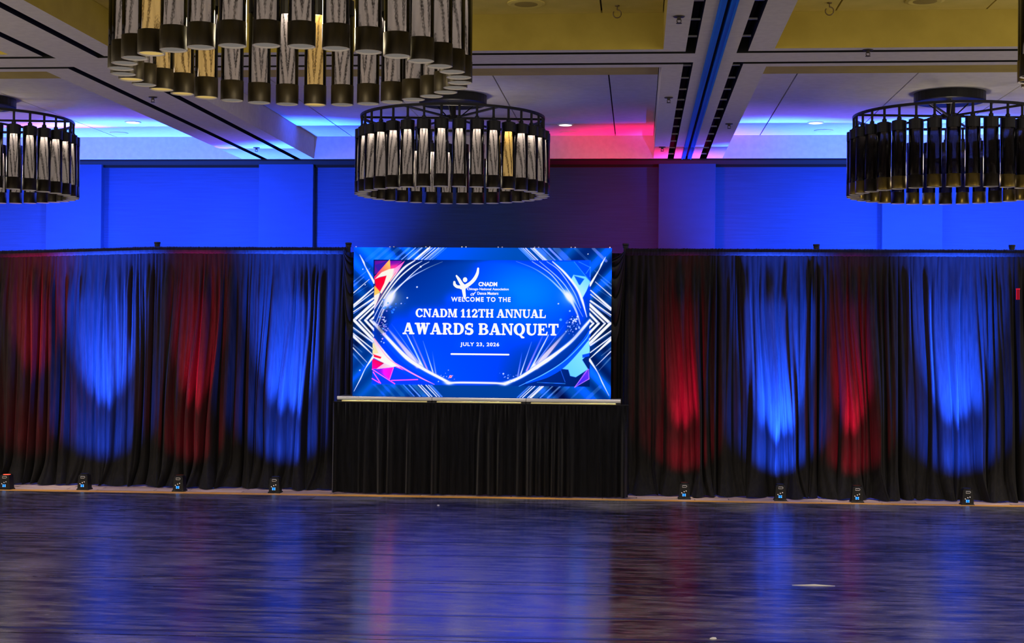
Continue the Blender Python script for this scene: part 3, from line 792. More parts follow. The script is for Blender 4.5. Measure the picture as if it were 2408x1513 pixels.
def stroke(pts, ws, col=(255, 255, 255), alpha=1.0, glow=0.0, gcol=(60, 140, 255), a_ends=None, soft=2.2):
    """pts polyline; ws list of full widths along it; alpha may fade to a_ends=(a0,a1)"""
    p = smooth_pts(pts); n = len(p)
    wl = np.interp(np.linspace(0, 1, n), np.linspace(0, 1, len(ws)), ws)
    al = np.interp(np.linspace(0, 1, n), [0, 1], a_ends) if a_ends else np.ones(n)
    pad = max(ws) + glow * 3 + 8
    sl = region(p[:, 0].min() - pad, p[:, 1].min() - pad, p[:, 0].max() + pad, p[:, 1].max() + pad)
    X, Y = GX[sl], GY[sl]
    if X.size == 0: return
    best = np.full(X.shape, 1e9); ba = np.zeros(X.shape); bd = np.full(X.shape, 1e9)
    for i in range(n - 1):
        a, c = p[i], p[i + 1]; d = c - a; L = d @ d + 1e-9
        t = np.clip(((X - a[0]) * d[0] + (Y - a[1]) * d[1]) / L, 0, 1)
        dist = np.hypot(X - a[0] - t * d[0], Y - a[1] - t * d[1])
        e = dist - (wl[i] + (wl[i + 1] - wl[i]) * t) / 2
        m_ = e < best
        best = np.where(m_, e, best); ba = np.where(m_, al[i] + (al[i + 1] - al[i]) * t, ba); bd = np.where(m_, dist, bd)
    k = 1.0 if CLIP is None else CLIP[sl]
    if glow:
        blend(sl, np.exp(-(np.clip(best, 0, None) / glow) ** 2) * 0.6 * alpha * ba * k, gcol)
    blend(sl, np.clip(0.5 - best / (soft * 2), 0, 1) * alpha * ba * k, col)
def poly(pts, c0, c1=None, g=None, alpha=1.0):
    """filled polygon, optional linear gradient c0->c1 between points g=(p,q)"""
    p = np.array(pts, float); sl = region(p[:, 0].min() - 4, p[:, 1].min() - 4, p[:, 0].max() + 4, p[:, 1].max() + 4)
    X, Y = GX[sl], GY[sl]; ins = np.zeros(X.shape, bool); n = len(p); ed = np.full(X.shape, 1e9)
    for i in range(n):
        a, c = p[i], p[(i + 1) % n]
        if a[1] != c[1]:
            cr = (a[1] > Y) != (c[1] > Y); xi = a[0] + (Y - a[1]) * (c[0] - a[0]) / (c[1] - a[1]); ins ^= cr & (X < xi)
        d = c - a; t = np.clip(((X - a[0]) * d[0] + (Y - a[1]) * d[1]) / (d @ d + 1e-9), 0, 1)
        ed = np.minimum(ed, np.hypot(X - a[0] - t * d[0], Y - a[1] - t * d[1]))
    cov = np.clip(np.where(ins, 0.5 + ed / 4, 0.5 - ed / 4), 0, 1) * alpha
    col = np.ones(X.shape + (3,)) * np.asarray(c0, float)
    if c1 is not None:
        g0, g1 = np.array(g[0], float), np.array(g[1], float); d = g1 - g0
        t = np.clip(((X - g0[0]) * d[0] + (Y - g0[1]) * d[1]) / (d @ d), 0, 1)[..., None]
        col = col * (1 - t) + np.asarray(c1, float) * t
    IMG[sl] = IMG[sl] * (1 - cov[..., None]) + col * cov[..., None]
def blob(x, y, rx, ry, ang, col, alpha=1.0, pw=2.0):
    r_ = max(rx, ry) * 2.6; sl = region(x - r_, y - r_, x + r_, y + r_); X, Y = GX[sl] - x, GY[sl] - y
    ca, sa = math.cos(ang), math.sin(ang); a = (X * ca + Y * sa) / rx; c = (-X * sa + Y * ca) / ry
    blend(sl, np.clip(np.exp(-(a * a + c * c) ** (pw / 2)) * alpha, 0, 1), col)
A_ = lambda x, y: (x * .4428 + 68.8, y * .4428 + 34.4)
B_ = lambda x, y: (x * .4571 + 1135.2, y * .4571 + 34.4)
C_ = lambda x, y: (x * .4547 + 68.8, y * .4547 + 653.6)
D_ = lambda x, y: (x * .5 + 1135, y * .5 + 653.6)
mir = lambda pts, c=1149: [(2 * c - x, y) for (x, y) in pts]

# top and bottom diagonal stripes
for (xt, wd, a, col) in [(560, 16, .5, (120, 170, 255)), (610, 7, .75, (190, 215, 255)), (655, 30, .35, (130, 170, 255)), (662, 8, .8, (210, 225, 255)), (722, 16, 1, (255, 255, 255)), (745, 5, .9, (255, 255, 255)),
                         (772, 7, .9, (255, 255, 255)), (800, 7, .9, (245, 248, 255)), (815, 4, .8, (230, 240, 255)), (838, 14, .6, (160, 195, 255)), (862, 4, .6, (120, 170, 255)), (480, 30, .22, (90, 150, 255)), (400, 22, .25, (120, 150, 250)), (330, 30, .2, (90, 150, 255))]:
    stroke([(xt, 82), (xt - 118, 183)], [wd, wd], col, a, soft=1.6)
for (xt, wd, a, col) in [(1448, 5, .8, (120, 180, 255)), (1466, 12, .6, (170, 200, 255)), (1482, 5, .9, (255, 255, 255)), (1502, 7, 1, (255, 255, 255)), (1545, 6, .9, (255, 255, 255)), (1566, 17, .95, (235, 240, 255)), (1600, 34, .4, (140, 175, 250)),
                         (1640, 10, .6, (170, 185, 255)), (1690, 14, .7, (180, 180, 255)), (1745, 44, .4, (120, 140, 245)), (2045, 22, .5, (150, 150, 250)), (1900, 20, .25, (90, 130, 240))]:
    stroke([(xt, 82), (xt + 105, 183)], [wd, wd], col, a, soft=1.6)
for (xt, wd, a, col) in [(352, 18, .25, (70, 130, 240)), (430, 30, .25, (60, 130, 240)), (505, 26, .3, (60, 130, 240)), (520, 6, .6, (120, 170, 255)), (566, 9, .7, (150, 190, 255)), (605, 30, .4, (70, 140, 240)), (642, 9, .95, (250, 250, 255)), (664, 7, .9, (255, 255, 255)),
                         (702, 7, .95, (255, 255, 255)), (724, 6, .9, (245, 248, 255)), (744, 14, .5, (120, 165, 250)), (280, 16, .2, (70, 130, 240))]:
    stroke([(xt, 1188), (xt + 92, 1283)], [wd, wd], col, a, soft=1.6)
for (xt, wd, a, col) in [(1546, 12, .5, (120, 160, 250)), (1566, 6, .9, (235, 240, 255)), (1588, 8, .95, (250, 250, 255)), (1630, 7, .9, (250, 250, 255)), (1652, 17, .95, (250, 250, 255)), (1690, 30, .35, (80, 140, 245)), (1730, 10, .6, (140, 175, 255)),
                         (1790, 12, .55, (140, 170, 255)), (1850, 36, .3, (70, 120, 235)), (1980, 14, .25, (90, 130, 240)), (2110, 26, .3, (90, 130, 240))]:
    stroke([(xt, 1188), (xt - 100, 1283)], [wd, wd], col, a, soft=1.6)
# inner rectangle
sl = region(270, 184, 2022, 1186)
inner = np.ones(IMG[sl].shape) * np.array([0, 58, 205.])
ix = (GX[sl] - 1149) / 876; iy = (GY[sl] - 686) / 500
inner = inner * (1 + 0.22 * (ix - 0.1) * (-iy) * 2)[..., None]
eye = sstep(1.06, 0.9, np.sqrt((ix / 0.98) ** 2 + (iy / 1.05) ** 2))
hot = np.exp(-((ix - 0.38) / 0.42) ** 2 - ((iy + 0.45) / 0.5) ** 2)
inner = inner + hot[..., None] * np.array([0, 50, 50.]) * eye[..., None]
inner = inner * (0.84 + 0.16 * eye[..., None])
IMG[sl] = np.clip(inner, 0, 255)
# crystals
poly([A_(470, 350), A_(980, 350), A_(880, 480), A_(560, 560), A_(470, 600)], (100, 15, 165), (150, 20, 180), (A_(470, 350), A_(900, 400)))
poly([A_(470, 430), A_(720, 345), A_(600, 480), A_(530, 540)], (60, 25, 175))
poly([A_(765, 350), A_(960, 355), A_(840, 490), A_(770, 510)], (110, 0, 190), (215, 70, 160), (A_(800, 350), A_(820, 500)))
poly([A_(750, 320), A_(765, 500), A_(690, 600), A_(470, 690), A_(470, 640)], (255, 205, 100), (240, 30, 120), (A_(740, 420), A_(490, 660)))
poly([A_(1030, 345), A_(870, 600), A_(760, 740), A_(690, 640), A_(760, 500), A_(850, 480)], (235, 100, 215), (255, 235, 225), (A_(980, 400), A_(760, 620)))
poly([A_(830, 490), A_(790, 660), A_(600, 950), A_(540, 900), A_(690, 620), A_(560, 650), A_(470, 690), A_(600, 560), A_(740, 500)], (255, 252, 240))
poly([A_(475, 690), A_(692, 620), A_(650, 760), A_(572, 925), A_(500, 840)], (255, 0, 50), (240, 0, 60), (A_(500, 700), A_(600, 900)))
poly([A_(470, 800), A_(572, 915), A_(520, 1000), A_(463, 1010)], (255, 185, 60), (255, 220, 120), (A_(480, 820), A_(500, 1000)))
poly([A_(463, 990), A_(580, 930), A_(560, 1000), A_(470, 1250)], (255, 248, 245))
stroke([A_(470, 1235), A_(600, 960), A_(860, 560)], [3, 4, 3], (200, 40, 120), .8)
poly([C_(435, 380), C_(470, 360), C_(600, 520), C_(860, 800), C_(1040, 900), C_(850, 860), C_(800, 870), C_(640, 800), C_(435, 700)], (255, 225, 225), (255, 255, 250), (C_(450, 400), C_(640, 700)))
poly([C_(435, 420), C_(470, 470), C_(540, 620), C_(435, 640)], (255, 240, 180))
poly([C_(440, 640), C_(595, 690), C_(580, 722), C_(440, 685)], (220, 15, 70))
poly([C_(430, 730), C_(455, 725), C_(645, 800), C_(500, 905), C_(430, 900)], (170, 10, 90), (225, 0, 190), (C_(540, 760), C_(440, 900)))
poly([C_(645, 800), C_(805, 870), C_(500, 910)], (255, 170, 225), (255, 240, 245), (C_(520, 900), C_(780, 850)))
poly([C_(500, 912), C_(812, 872), C_(742, 1085), C_(600, 990)], (120, 20, 210), (235, 20, 215), (C_(540, 960), C_(740, 940)))
poly([C_(430, 1000), C_(742, 1085), C_(820, 890), C_(1200, 1080), C_(1500, 1165), C_(430, 1165)], (15, 45, 215), alpha=.6)
for (a, c) in [((430, 910), (840, 1165)), ((450, 960), (585, 1160)), ((430, 1075), (560, 1150)), ((780, 1105), (1250, 1085)), ((812, 880), (745, 1085)), ((860, 860), (1040, 930))]:
    stroke([C_(*a), C_(*c)], [5, 5], (255, 125, 225), .9, glow=3, gcol=(200, 30, 200))
poly([B_(1280, 340), B_(1660, 335), B_(1945, 680), B_(1930, 335), B_(1945, 335), B_(1945, 700), B_(1700, 790)], (0, 95, 235), alpha=.8)
poly([B_(1650, 570), B_(1860, 600), B_(1945, 690), B_(1880, 850), B_(1812, 975), B_(1720, 840), B_(1610, 650)], (120, 205, 255), (180, 232, 255), (B_(1900, 640), B_(1760, 850)))
poly([B_(1660, 585), B_(1842, 640), B_(1765, 752), B_(1745, 740)], (0, 80, 225))
for (a, c) in [((1660, 340), (1945, 690)), ((1740, 340), (1945, 440)), ((1945, 430), (1940, 600)), ((1945, 435), (1870, 545)), ((1650, 570), (1850, 640))]:
    stroke([B_(*a), B_(*c)], [3, 4], (90, 165, 255), .8)
poly([D_(1770, 175), D_(1780, 520), D_(1660, 640), D_(1755, 790), D_(1560, 920), D_(1470, 900), D_(1440, 800), D_(1260, 780), D_(1060, 870), D_(1240, 760), D_(1450, 600), D_(1650, 350)], (95, 190, 255), (140, 220, 255), (D_(1200, 800), D_(1700, 400)))
poly([D_(1660, 560), D_(1780, 530), D_(1770, 580), D_(1665, 610)], (10, 70, 225))
stroke([D_(1450, 610), D_(1640, 440), D_(1760, 320)], [3, 5, 6], (5, 50, 150), .9)
poly([D_(1750, 790), D_(1775, 950), D_(1690, 990), D_(1545, 1080), D_(1690, 850)], (60, 30, 225), (150, 50, 235), (D_(1560, 1050), D_(1750, 800)), .8)
for (a, c) in [((1755, 790), (1545, 1080)), ((1545, 1080), (1770, 945)), ((1765, 790), (1772, 945))]:
    stroke([D_(*a), D_(*c)], [5, 7], (185, 120, 255), .9)
stroke([D_(940, 1010), D_(1390, 1025)], [3, 5], (60, 150, 255), .8)
stroke([D_(1310, 790), D_(1390, 1000)], [4, 4], (50, 110, 245), .8)
# blue band inside the eye's lower lid
for m_ in (0, 1):
    ft = (lambda p: p) if not m_ else (lambda p: mir(p, 1149))
    stroke(ft([C_(430, 180), C_(560, 400), C_(900, 780), C_(1200, 980), C_(1560, 1120)]), [26, 40, 44, 40, 16], (0, 70, 225) if m_ else (0, 55, 205), .95)
# pale second lid
stroke([C_(440, 335), C_(700, 690), C_(1000, 890), C_(1300, 1050), C_(1550, 1167)], [5, 7, 12, 9, 3], (255, 170, 225), .95)
stroke([D_(650, 1075), D_(1060, 870), D_(1400, 640), D_(1700, 330), D_(1775, 200)], [3, 7, 6, 6, 4], (120, 205, 255), .95)
# light rays from the lower lid
def rays(ft):
    stroke(ft([(640, 1030), (387, 735)]), [46, 6], (255, 240, 232), 1, glow=8, gcol=(150, 110, 150), a_ends=(1, .35))
    stroke(ft([(668, 1040), (420, 700)]), [6, 3], (255, 255, 255), .9, a_ends=(1, .1))
    stroke(ft([(640, 1010), (440, 720)]), [14, 6], (90, 120, 250), .6, a_ends=(1, .1))
    stroke(ft([(688, 1062), (542, 776)]), [15, 5], (255, 255, 255), 1)
    stroke(ft([(716, 1066), (592, 790)]), [12, 8], (225, 170, 225), .8, glow=5, gcol=(60, 90, 240), a_ends=(1, .3))
    stroke(ft([(766, 1100), (678, 835)]), [9, 3], (255, 255, 255), 1, a_ends=(1, .3))
    stroke(ft([(787, 1110), (755, 922)]), [10, 5], (170, 170, 255), .9, a_ends=(1, .1))
    stroke(ft([(690, 1040), (470, 690)]), [12, 4], (30, 110, 255), .6, a_ends=(1, .0))
rays(lambda p: p); rays(lambda p: mir(p, 1118))
# lower lid
lid = [(248, 668), (283, 700), C_(700, 350), C_(1050, 700), C_(1350, 895), C_(1700, 1075), (892, 1170)]
stroke(lid, [6, 22, 22, 30, 22, 20, 22], (255, 255, 255), 1, glow=7, gcol=(120, 130, 210))
lidr = [(2025, 655), D_(1700, 100), D_(1500, 330), D_(1300, 500), D_(1100, 650), D_(830, 830), D_(640, 945), (1345, 1172)]
stroke(lidr, [14, 20, 20, 22, 30, 24, 20, 22], (255, 255, 255), 1, glow=7, gcol=(110, 140, 220))
stroke([(880, 1172), (1000, 1167), (1250, 1168), (1350, 1173)], [12, 13, 13, 12], (255, 255, 255), 1, glow=6, gcol=(140, 130, 200))
blob(888, 1172, 34, 13, 0.1, (255, 255, 255)); blob(1346, 1172, 34, 13, -0.1, (255, 255, 255))
# upper lid strokes, left
stroke([A_(470, 1235), A_(750, 800), A_(1000, 490), A_(1215, 338)], [5, 12, 17, 7], (255, 252, 250), 1, glow=5, gcol=(60, 60, 160))
stroke([A_(468, 1380), A_(640, 1050), A_(900, 690), A_(1160, 460), A_(1345, 350)], [4, 9, 10, 10, 3], (255, 255, 255), 1)
stroke([A_(510, 1470), A_(600, 1250), A_(760, 1010), A_(860, 900), A_(1100, 650), A_(1320, 455), A_(1475, 365)], [4, 6, 10, 6, 7, 5, 3], (255, 255, 255), 1)
stroke([A_(560, 1470), A_(640, 1250), A_(820, 940), A_(1000, 750), A_(1200, 610), A_(1350, 530), A_(1500, 455), A_(1720, 362)], [9, 14, 16, 10, 9, 6, 4, 2], (255, 255, 255), 1, a_ends=(1, .45))
blob(*A_(760, 1030), 85, 70, 0, (255, 225, 190), .45); blob(*A_(745, 1050), 84, 34, -1.05, (255, 255, 250), 1, 4)
# upper lid strokes, right
stroke([B_(640, 338), B_(950, 460), B_(1200, 620), B_(1400, 800), B_(1540, 945), B_(1640, 1080), B_(1720, 1250), B_(1775, 1430)], [2, 4, 8, 12, 22, 18, 12, 7], (255, 255, 255), 1, a_ends=(.4, 1))
stroke([B_(920, 338), B_(1250, 560), B_(1500, 860)], [3, 6, 6], (240, 248, 255), .95)
stroke([B_(1050, 338), B_(1400, 640), B_(1600, 900), B_(1820, 1300)], [3, 6, 6, 2], (225, 240, 255), .95)
stroke([B_(1180, 338), B_(1400, 500), B_(1650, 850), B_(1780, 1150)], [3, 6, 6, 3], (225, 240, 255), .9)
stroke([B_(1280, 338), B_(1500, 540), B_(1700, 790), B_(1800, 1000), B_(1890, 1305)], [6, 16, 17, 20, 4], (255, 255, 255), 1)
blob(*B_(1575, 960), 70, 60, 0.95, (150, 200, 255), .4); blob(*B_(1580, 960), 64, 28, 0.95, (255, 255, 255), 1, 4)
# chevrons and fans at the sides, clipped to the outer field
out_m = np.where((GX > 276) & (GX < 2020) & (GY > 184) & (GY < 1186), 0.0, 1.0); CLIP = out_m
for m_ in (0, 1):
    ft = (lambda p: p) if not m_ else (lambda p: [(x, y + 10) for (x, y) in mir(p, 1149)])
    for (ap, up, lo, wd) in [(112, (280, 520), (280, 838), 22), (153, (280, 552), (280, 806), 13), (204, (280, 594), (280, 752), 18), (246, (284, 640), (284, 712), 15)]:
        for e in (up, lo):
            q = [(ap, 672), e]; stroke(ft(q), [wd, wd], (255, 255, 255), 1, glow=4, gcol=(5, 30, 110))
    for (a, c, wd, al) in [((108, 553), (270, 408), (20, 8), 1), ((108, 566), (270, 440), (8, 7), 1), ((106, 604), (270, 493), (8, 14), 1), ((108, 617), (270, 505), (6, 3), .8), ((105, 451), (233, 340), (7, 4), 1), ((105, 470), (220, 395), (4, 2), .4),
                           ((105, 392), (190, 320), (16, 6), .45), ((105, 360), (240, 250), (8, 4), .4),
                           ((105, 731), (268, 847), (8, 12), 1), ((105, 744), (268, 855), (4, 4), .7), ((105, 780), (268, 905), (10, 8), 1), ((105, 799), (268, 950), (22, 5), 1), ((105, 895), (222, 1013), (8, 3), .95), ((105, 945), (200, 1050), (14, 4), .4), ((105, 870), (180, 930), (16, 6), .35)]:
        stroke(ft([a, c]), list(wd), (255, 255, 255) if al > .9 else (150, 175, 255), al, glow=3 if al > .9 else 0, gcol=(10, 40, 130))
    stroke(ft([(153, 141), (185, 200), (205, 245), (277, 368)]), [3, 13, 6, 20], (255, 255, 255), 1)
    stroke(ft([(117, 1247), (170, 1145), (210, 1060), (275, 962)]), [3, 8, 5, 20], (255, 255, 255), 1)
CLIP = None
# sparkles
def sparkles(cx, cy, sx, sy, n, seed, cols=((255, 255, 255),), rmax=9):
    rg = random.Random(seed)
    for _ in range(n):
        x = rg.gauss(cx, sx); y = rg.gauss(cy, sy); r_ = rg.uniform(1.8, rmax) * rg.uniform(.4, 1); c = rg.choice(cols)
        stroke([(x, y), (x + .5, y)], [r_ * 2, r_ * 2], c, rg.uniform(.6, 1))
sl = region(280, 480, 520, 900); blob(345, 700, 45, 120, .2, (10, 10, 80), .55); blob(1890, 690, 60, 110, 0, (5, 30, 150), .5)
sparkles(350, 705, 16, 55, 46, 1, ((255, 255, 255), (240, 200, 255), (150, 190, 255)), 9)
sparkles(410, 560, 50, 40, 18, 2, ((60, 140, 255), (40, 120, 240)), 10)
sparkles(1885, 690, 26, 48, 50, 3, ((255, 255, 255), (190, 220, 255)), 9)
sparkles(835, 1120, 45, 16, 20, 4, ((255, 240, 225), (255, 200, 220), (255, 255, 255)), 8)
sparkles(1385, 1115, 45, 20, 20, 5, ((255, 255, 255), (120, 170, 255)), 7)
for (x, y, r_) in [(625, 400, 6), (546, 488, 6), (497, 534, 4), (180, 258, 4), (200, 384, 4), (653, 236, 7), (163, 1077, 5), (1770, 527, 5), (2004, 128, 4), (1790, 655, 10)]:
    stroke([(x, y), (x + .5, y)], [r_ * 2, r_ * 2], (255, 255, 255) if r_ < 9 else (70, 150, 255), 1)
stroke([(905, 1120), (905.5, 1120)], [22, 22], (255, 175, 190), 1); stroke([(905, 1120), (905.5, 1120)], [9, 9], (235, 110, 140), 1)
# soft glow round the lettering
for (x0, y0, x1, y1) in [(620, 610, 1670, 610), (520, 740, 1770, 740), (905, 497, 1385, 497), (985, 860, 1295, 860)]:
    stroke([(x0, y0), (x1, y1)], [40, 40], (0, 75, 235), .35, glow=40, gcol=(0, 75, 230))

P = np.zeros((NY, NX, 3))
P[..., 0] = (GX - 1150) / 2090 * SWD; P[..., 2] = (1285 - GY) / 1205 * SHT
P = P[::-1].copy(); colr = IMG[::-1]
m = bpy.data.materials.new('screen_picture'); m.use_nodes = True; nt = m.node_tree; nt.nodes.clear()
at = nt.nodes.new('ShaderNodeAttribute'); at.attribute_name = 'picture'; e = nt.nodes.new('ShaderNodeEmission'); o = nt.nodes.new('ShaderNodeOutputMaterial')
e.inputs[1].default_value = 1.15
nt.links.new(at.outputs['Color'], e.inputs[0]); nt.links.new(e.outputs[0], o.inputs[0])
me = grid_mesh('display', P, m, False)
ca = me.color_attributes.new('picture', 'FLOAT_COLOR', 'POINT')
rgba = np.ones((NX * NY, 4), np.float32); lin = s2l(np.clip(colr, 0, 255)).reshape(-1, 3)
rgba[:, :3] = lin * 0.84
rgba[:, 2] *= 1.0 + 4.2 * sstep(0.48, 0.88, lin[:, 2]) * (1 - lin[:, 0] ** 0.5)
rgba[:, 1] *= 1.0 + 0.40 * sstep(0.14, 0.6, lin[:, 2]) * (1 - lin[:, 0] ** 0.5)
rgba[:, 0] *= 1.0 + 6.0 * sstep(0.25, 0.8, lin[:, 0]) * np.clip(1 - 1.3 * lin[:, 1] ** 0.5, 0, 1)
ca.data.foreach_set('color', rgba.ravel())
DISP = link('display', me, SCR)

# lettering: heavy slab-serif capitals drawn as outlines, plain capitals from the built-in font
TXT_Y = -0.0015
def to_scr(x, y): return ((x - 1150) / 2090 * SWD, TXT_Y, (1285 - y) / 1205 * SHT)
class G:
    """glyph canvas, cap height 1, y up"""
    def __init__(s): s.polys = []
    def p(s, *pts): s.polys.append(list(pts)); return s
    def r(s, x0, y0, x1, y1):   # slightly rounded slab
        q = min(0.045, (x1 - x0) / 3, (y1 - y0) / 3)
        return s.p((x0 + q, y0), (x1 - q, y0), (x1, y0 + q), (x1, y1 - q), (x1 - q, y1), (x0 + q, y1), (x0, y1 - q), (x0, y0 + q))
    def arc(s, cx, cy, rx, ry, ix, iy, a0, a1, n=26, dx=0):
        for k in range(n):
            a, c = R(a0 + (a1 - a0) * k / n), R(a0 + (a1 - a0) * (k + 1) / n)
            s.p((cx + rx * math.cos(a), cy + ry * math.sin(a)), (cx + rx * math.cos(c), cy + ry * math.sin(c)),
                (cx + dx + ix * math.cos(c), cy + iy * math.sin(c)), (cx + dx + ix * math.cos(a), cy + iy * math.sin(a)))
        return s
S_, T_ = 0.27, 0.14      # stem and serif thickness
def gA():
    g = G(); g.p((0.08, 0), (0.20, 0), (0.52, 0.78), (0.46, 1), (0.40, 1)).p((0.40, 1), (0.66, 1), (1.02, 0.0), (0.68, 0.0), (0.42, 0.85))
    g.r(0.25, 0.24, 0.80, 0.36).r(-0.02, 0, 0.36, T_).r(0.58, 0, 1.10, T_); return g, 1.08
def gW():
    g = G(); g.p((0.10, 1), (0.42, 1), (0.60, 0.30), (0.52, 0), (0.36, 0)).p((0.36, 0), (0.54, 0), (0.78, 0.80), (0.70, 1.0))
    g.p((0.62, 1), (0.92, 1), (1.08, 0.30), (1.0, 0), (0.84, 0)).p((0.86, 0), (1.02, 0), (1.30, 1), (1.16, 1))
    g.r(-0.02, 1 - T_, 0.50, 1).r(0.55, 1 - T_, 0.98, 1).r(1.04, 1 - T_, 1.42, 1); return g, 1.40
def gR():
    g = G(); g.r(0.08, 0, 0.08 + S_, 1).r(0, 0, 0.46, T_).r(0, 1 - T_, 0.5, 1)
    g.arc(0.46, 0.71, 0.38, 0.29, 0.14, 0.15, -90, 90).r(0.3, 0.42, 0.50, 0.56).p((0.42, 0.46), (0.66, 0.44), (0.92, 0.0), (0.66, 0.0)).r(0.64, 0, 1.0, T_); return g, 0.98
def gD():
    g = G(); g.r(0.08, 0, 0.08 + S_, 1).r(0, 0, 0.5, T_).r(0, 1 - T_, 0.5, 1).arc(0.46, 0.5, 0.52, 0.5, 0.22, 0.36, -90, 90); return g, 1.0
def gS():
    g = G(); g.arc(0.42, 0.71, 0.38, 0.31, 0.12, 0.14, 40, 270).arc(0.42, 0.29, 0.40, 0.31, 0.12, 0.14, -140, 90)
    g.r(0.62, 0.64, 0.76, 0.98).r(0.04, 0.02, 0.18, 0.38); g.p((0.14, 0.62), (0.40, 0.40), (0.68, 0.36), (0.46, 0.60)); return g, 0.86
def gB():
    g = G(); g.r(0.08, 0, 0.08 + S_, 1).r(0, 0, 0.5, T_).r(0, 1 - T_, 0.5, 1).r(0.3, 0.45, 0.56, 0.57)
    g.arc(0.48, 0.74, 0.37, 0.26, 0.13, 0.14, -90, 90).arc(0.50, 0.285, 0.43, 0.285, 0.15, 0.15, -90, 90); return g, 0.96
def gN():
    g = G(); g.r(0.10, 0, 0.25, 1).r(0.82, 0, 0.97, 1).p((0.08, 1), (0.40, 1), (0.97, 0.0), (0.78, 0.0))
    g.r(-0.02, 0, 0.38, T_).r(0, 1 - T_, 0.34, 1).r(0.70, 1 - T_, 1.10, 1); return g, 1.10
def gQ():
    g = G(); g.arc(0.50, 0.5, 0.52, 0.52, 0.23, 0.37, 0, 360, 40).p((0.42, 0.06), (0.66, 0.10), (0.94, -0.20), (0.86, -0.24), (0.64, -0.18)).r(0.66, -0.26, 0.98, -0.12); return g, 1.04
def gU():
    g = G(); g.r(0.10, 0.34, 0.10 + S_, 1).r(0.80, 0.34, 0.95, 1).r(0, 1 - T_, 0.48, 1).r(0.68, 1 - T_, 1.06, 1)
    g.arc(0.525, 0.36, 0.425, 0.38, 0.215, 0.22, 180, 360, dx=0.06); return g, 1.06
def gE():
    g = G(); g.r(0.08, 0, 0.08 + S_, 1).r(0, 0, 0.86, T_).r(0, 1 - T_, 0.82, 1).r(0.3, 0.44, 0.56, 0.57).r(0.50, 0.34, 0.60, 0.68)
    g.p((0.72, 0), (0.88, 0), (0.92, 0.32), (0.82, 0.32)).p((0.70, 1), (0.82, 1), (0.85, 0.68), (0.76, 0.68)); return g, 0.94
def gT():
    g = G(); g.r(0.33, 0, 0.33 + S_, 1).r(0.20, 0, 0.74, T_).r(0.0, 1 - T_, 0.93, 1).p((0, 1), (0.14, 1), (0.12, 0.68), (0.0, 0.68)).p((0.79, 1), (0.93, 1), (0.93, 0.68), (0.81, 0.68)); return g, 0.95
def gC():
    g = G(); g.arc(0.52, 0.5, 0.52, 0.52, 0.23, 0.38, 38, 322, 36).r(0.78, 0.62, 0.92, 1.0).r(0.84, 0.10, 0.95, 0.30); return g, 0.98
def gM():
    g = G(); g.r(0.10, 0, 0.24, 1).r(0.90, 0, 0.90 + S_, 1).p((0.08, 1), (0.42, 1), (0.72, 0.10), (0.58, 0.04)).p((0.58, 0.04), (0.72, 0.04), (1.0, 1), (0.86, 1))
    g.r(-0.02, 0, 0.36, T_).r(0, 1 - T_, 0.36, 1).r(0.78, 0, 1.28, T_).r(0.90, 1 - T_, 1.26, 1); return g, 1.28
def gH():
    g = G(); g.r(0.08, 0, 0.08 + S_, 1).r(0.70, 0, 0.70 + S_, 1).r(0.2, 0.44, 0.8, 0.57).r(0, 0, 0.44, T_).r(0, 1 - T_, 0.44, 1).r(0.61, 0, 1.05, T_).r(0.61, 1 - T_, 1.05, 1); return g, 1.06
def gL():
    g = G(); g.r(0.08, 0, 0.08 + S_, 1).r(0, 0, 0.84, T_).r(0, 1 - T_, 0.48, 1).p((0.68, 0), (0.86, 0), (0.90, 0.36), (0.80, 0.36)); return g, 0.92
def g1():
    g = G(); g.r(0.22, 0, 0.22 + S_, 1).r(0.06, 0, 0.66, T_).p((0.04, 0.74), (0.30, 1), (0.30, 0.80), (0.04, 0.66)); return g, 0.70
def g2():
    g = G(); g.arc(0.40, 0.68, 0.38, 0.33, 0.11, 0.18, -30, 175).p((0.70, 0.56), (0.40, 0.22), (0.06, 0.0), (0.06, 0.16), (0.50, 0.60)).r(0.05, 0, 0.78, 0.22).r(0.70, 0.02, 0.80, 0.36).r(0.03, 0.62, 0.24, 0.78); return g, 0.84
GL = dict(A=gA, W=gW, R=gR, D=gD, S=gS, B=gB, N=gN, Q=gQ, U=gU, E=gE, T=gT, C=gC, M=gM, H=gH, L=gL); GL['1'] = g1; GL['2'] = g2

def slab_text(txt, x0, x1, ytop, ybot, slant=0.0):
    x = 0; items = []
    for ch in txt:
        if ch == ' ': x += 0.38; continue
        g, wd = GL[ch](); items.append((x, g)); x += wd + 0.045
    x -= 0.045; sx = (x1 - x0) / x; H_ = ybot - ytop
    for (ox, g) in items:
        mb = MB()
        for pl in g.polys:
            mb.add([to_scr(x0 + (ox + px) * sx, ybot - py * H_ + slant * (ox + px) * sx) for (px, py) in pl], [tuple(range(len(pl)))])
        mb.build('letter', M['screen_white'], DISP)
slab_text('CNADM 112TH ANNUAL', 616, 1672, 574, 643)
slab_text('AWARDS BANQUET', 512, 1775, 688, 782)

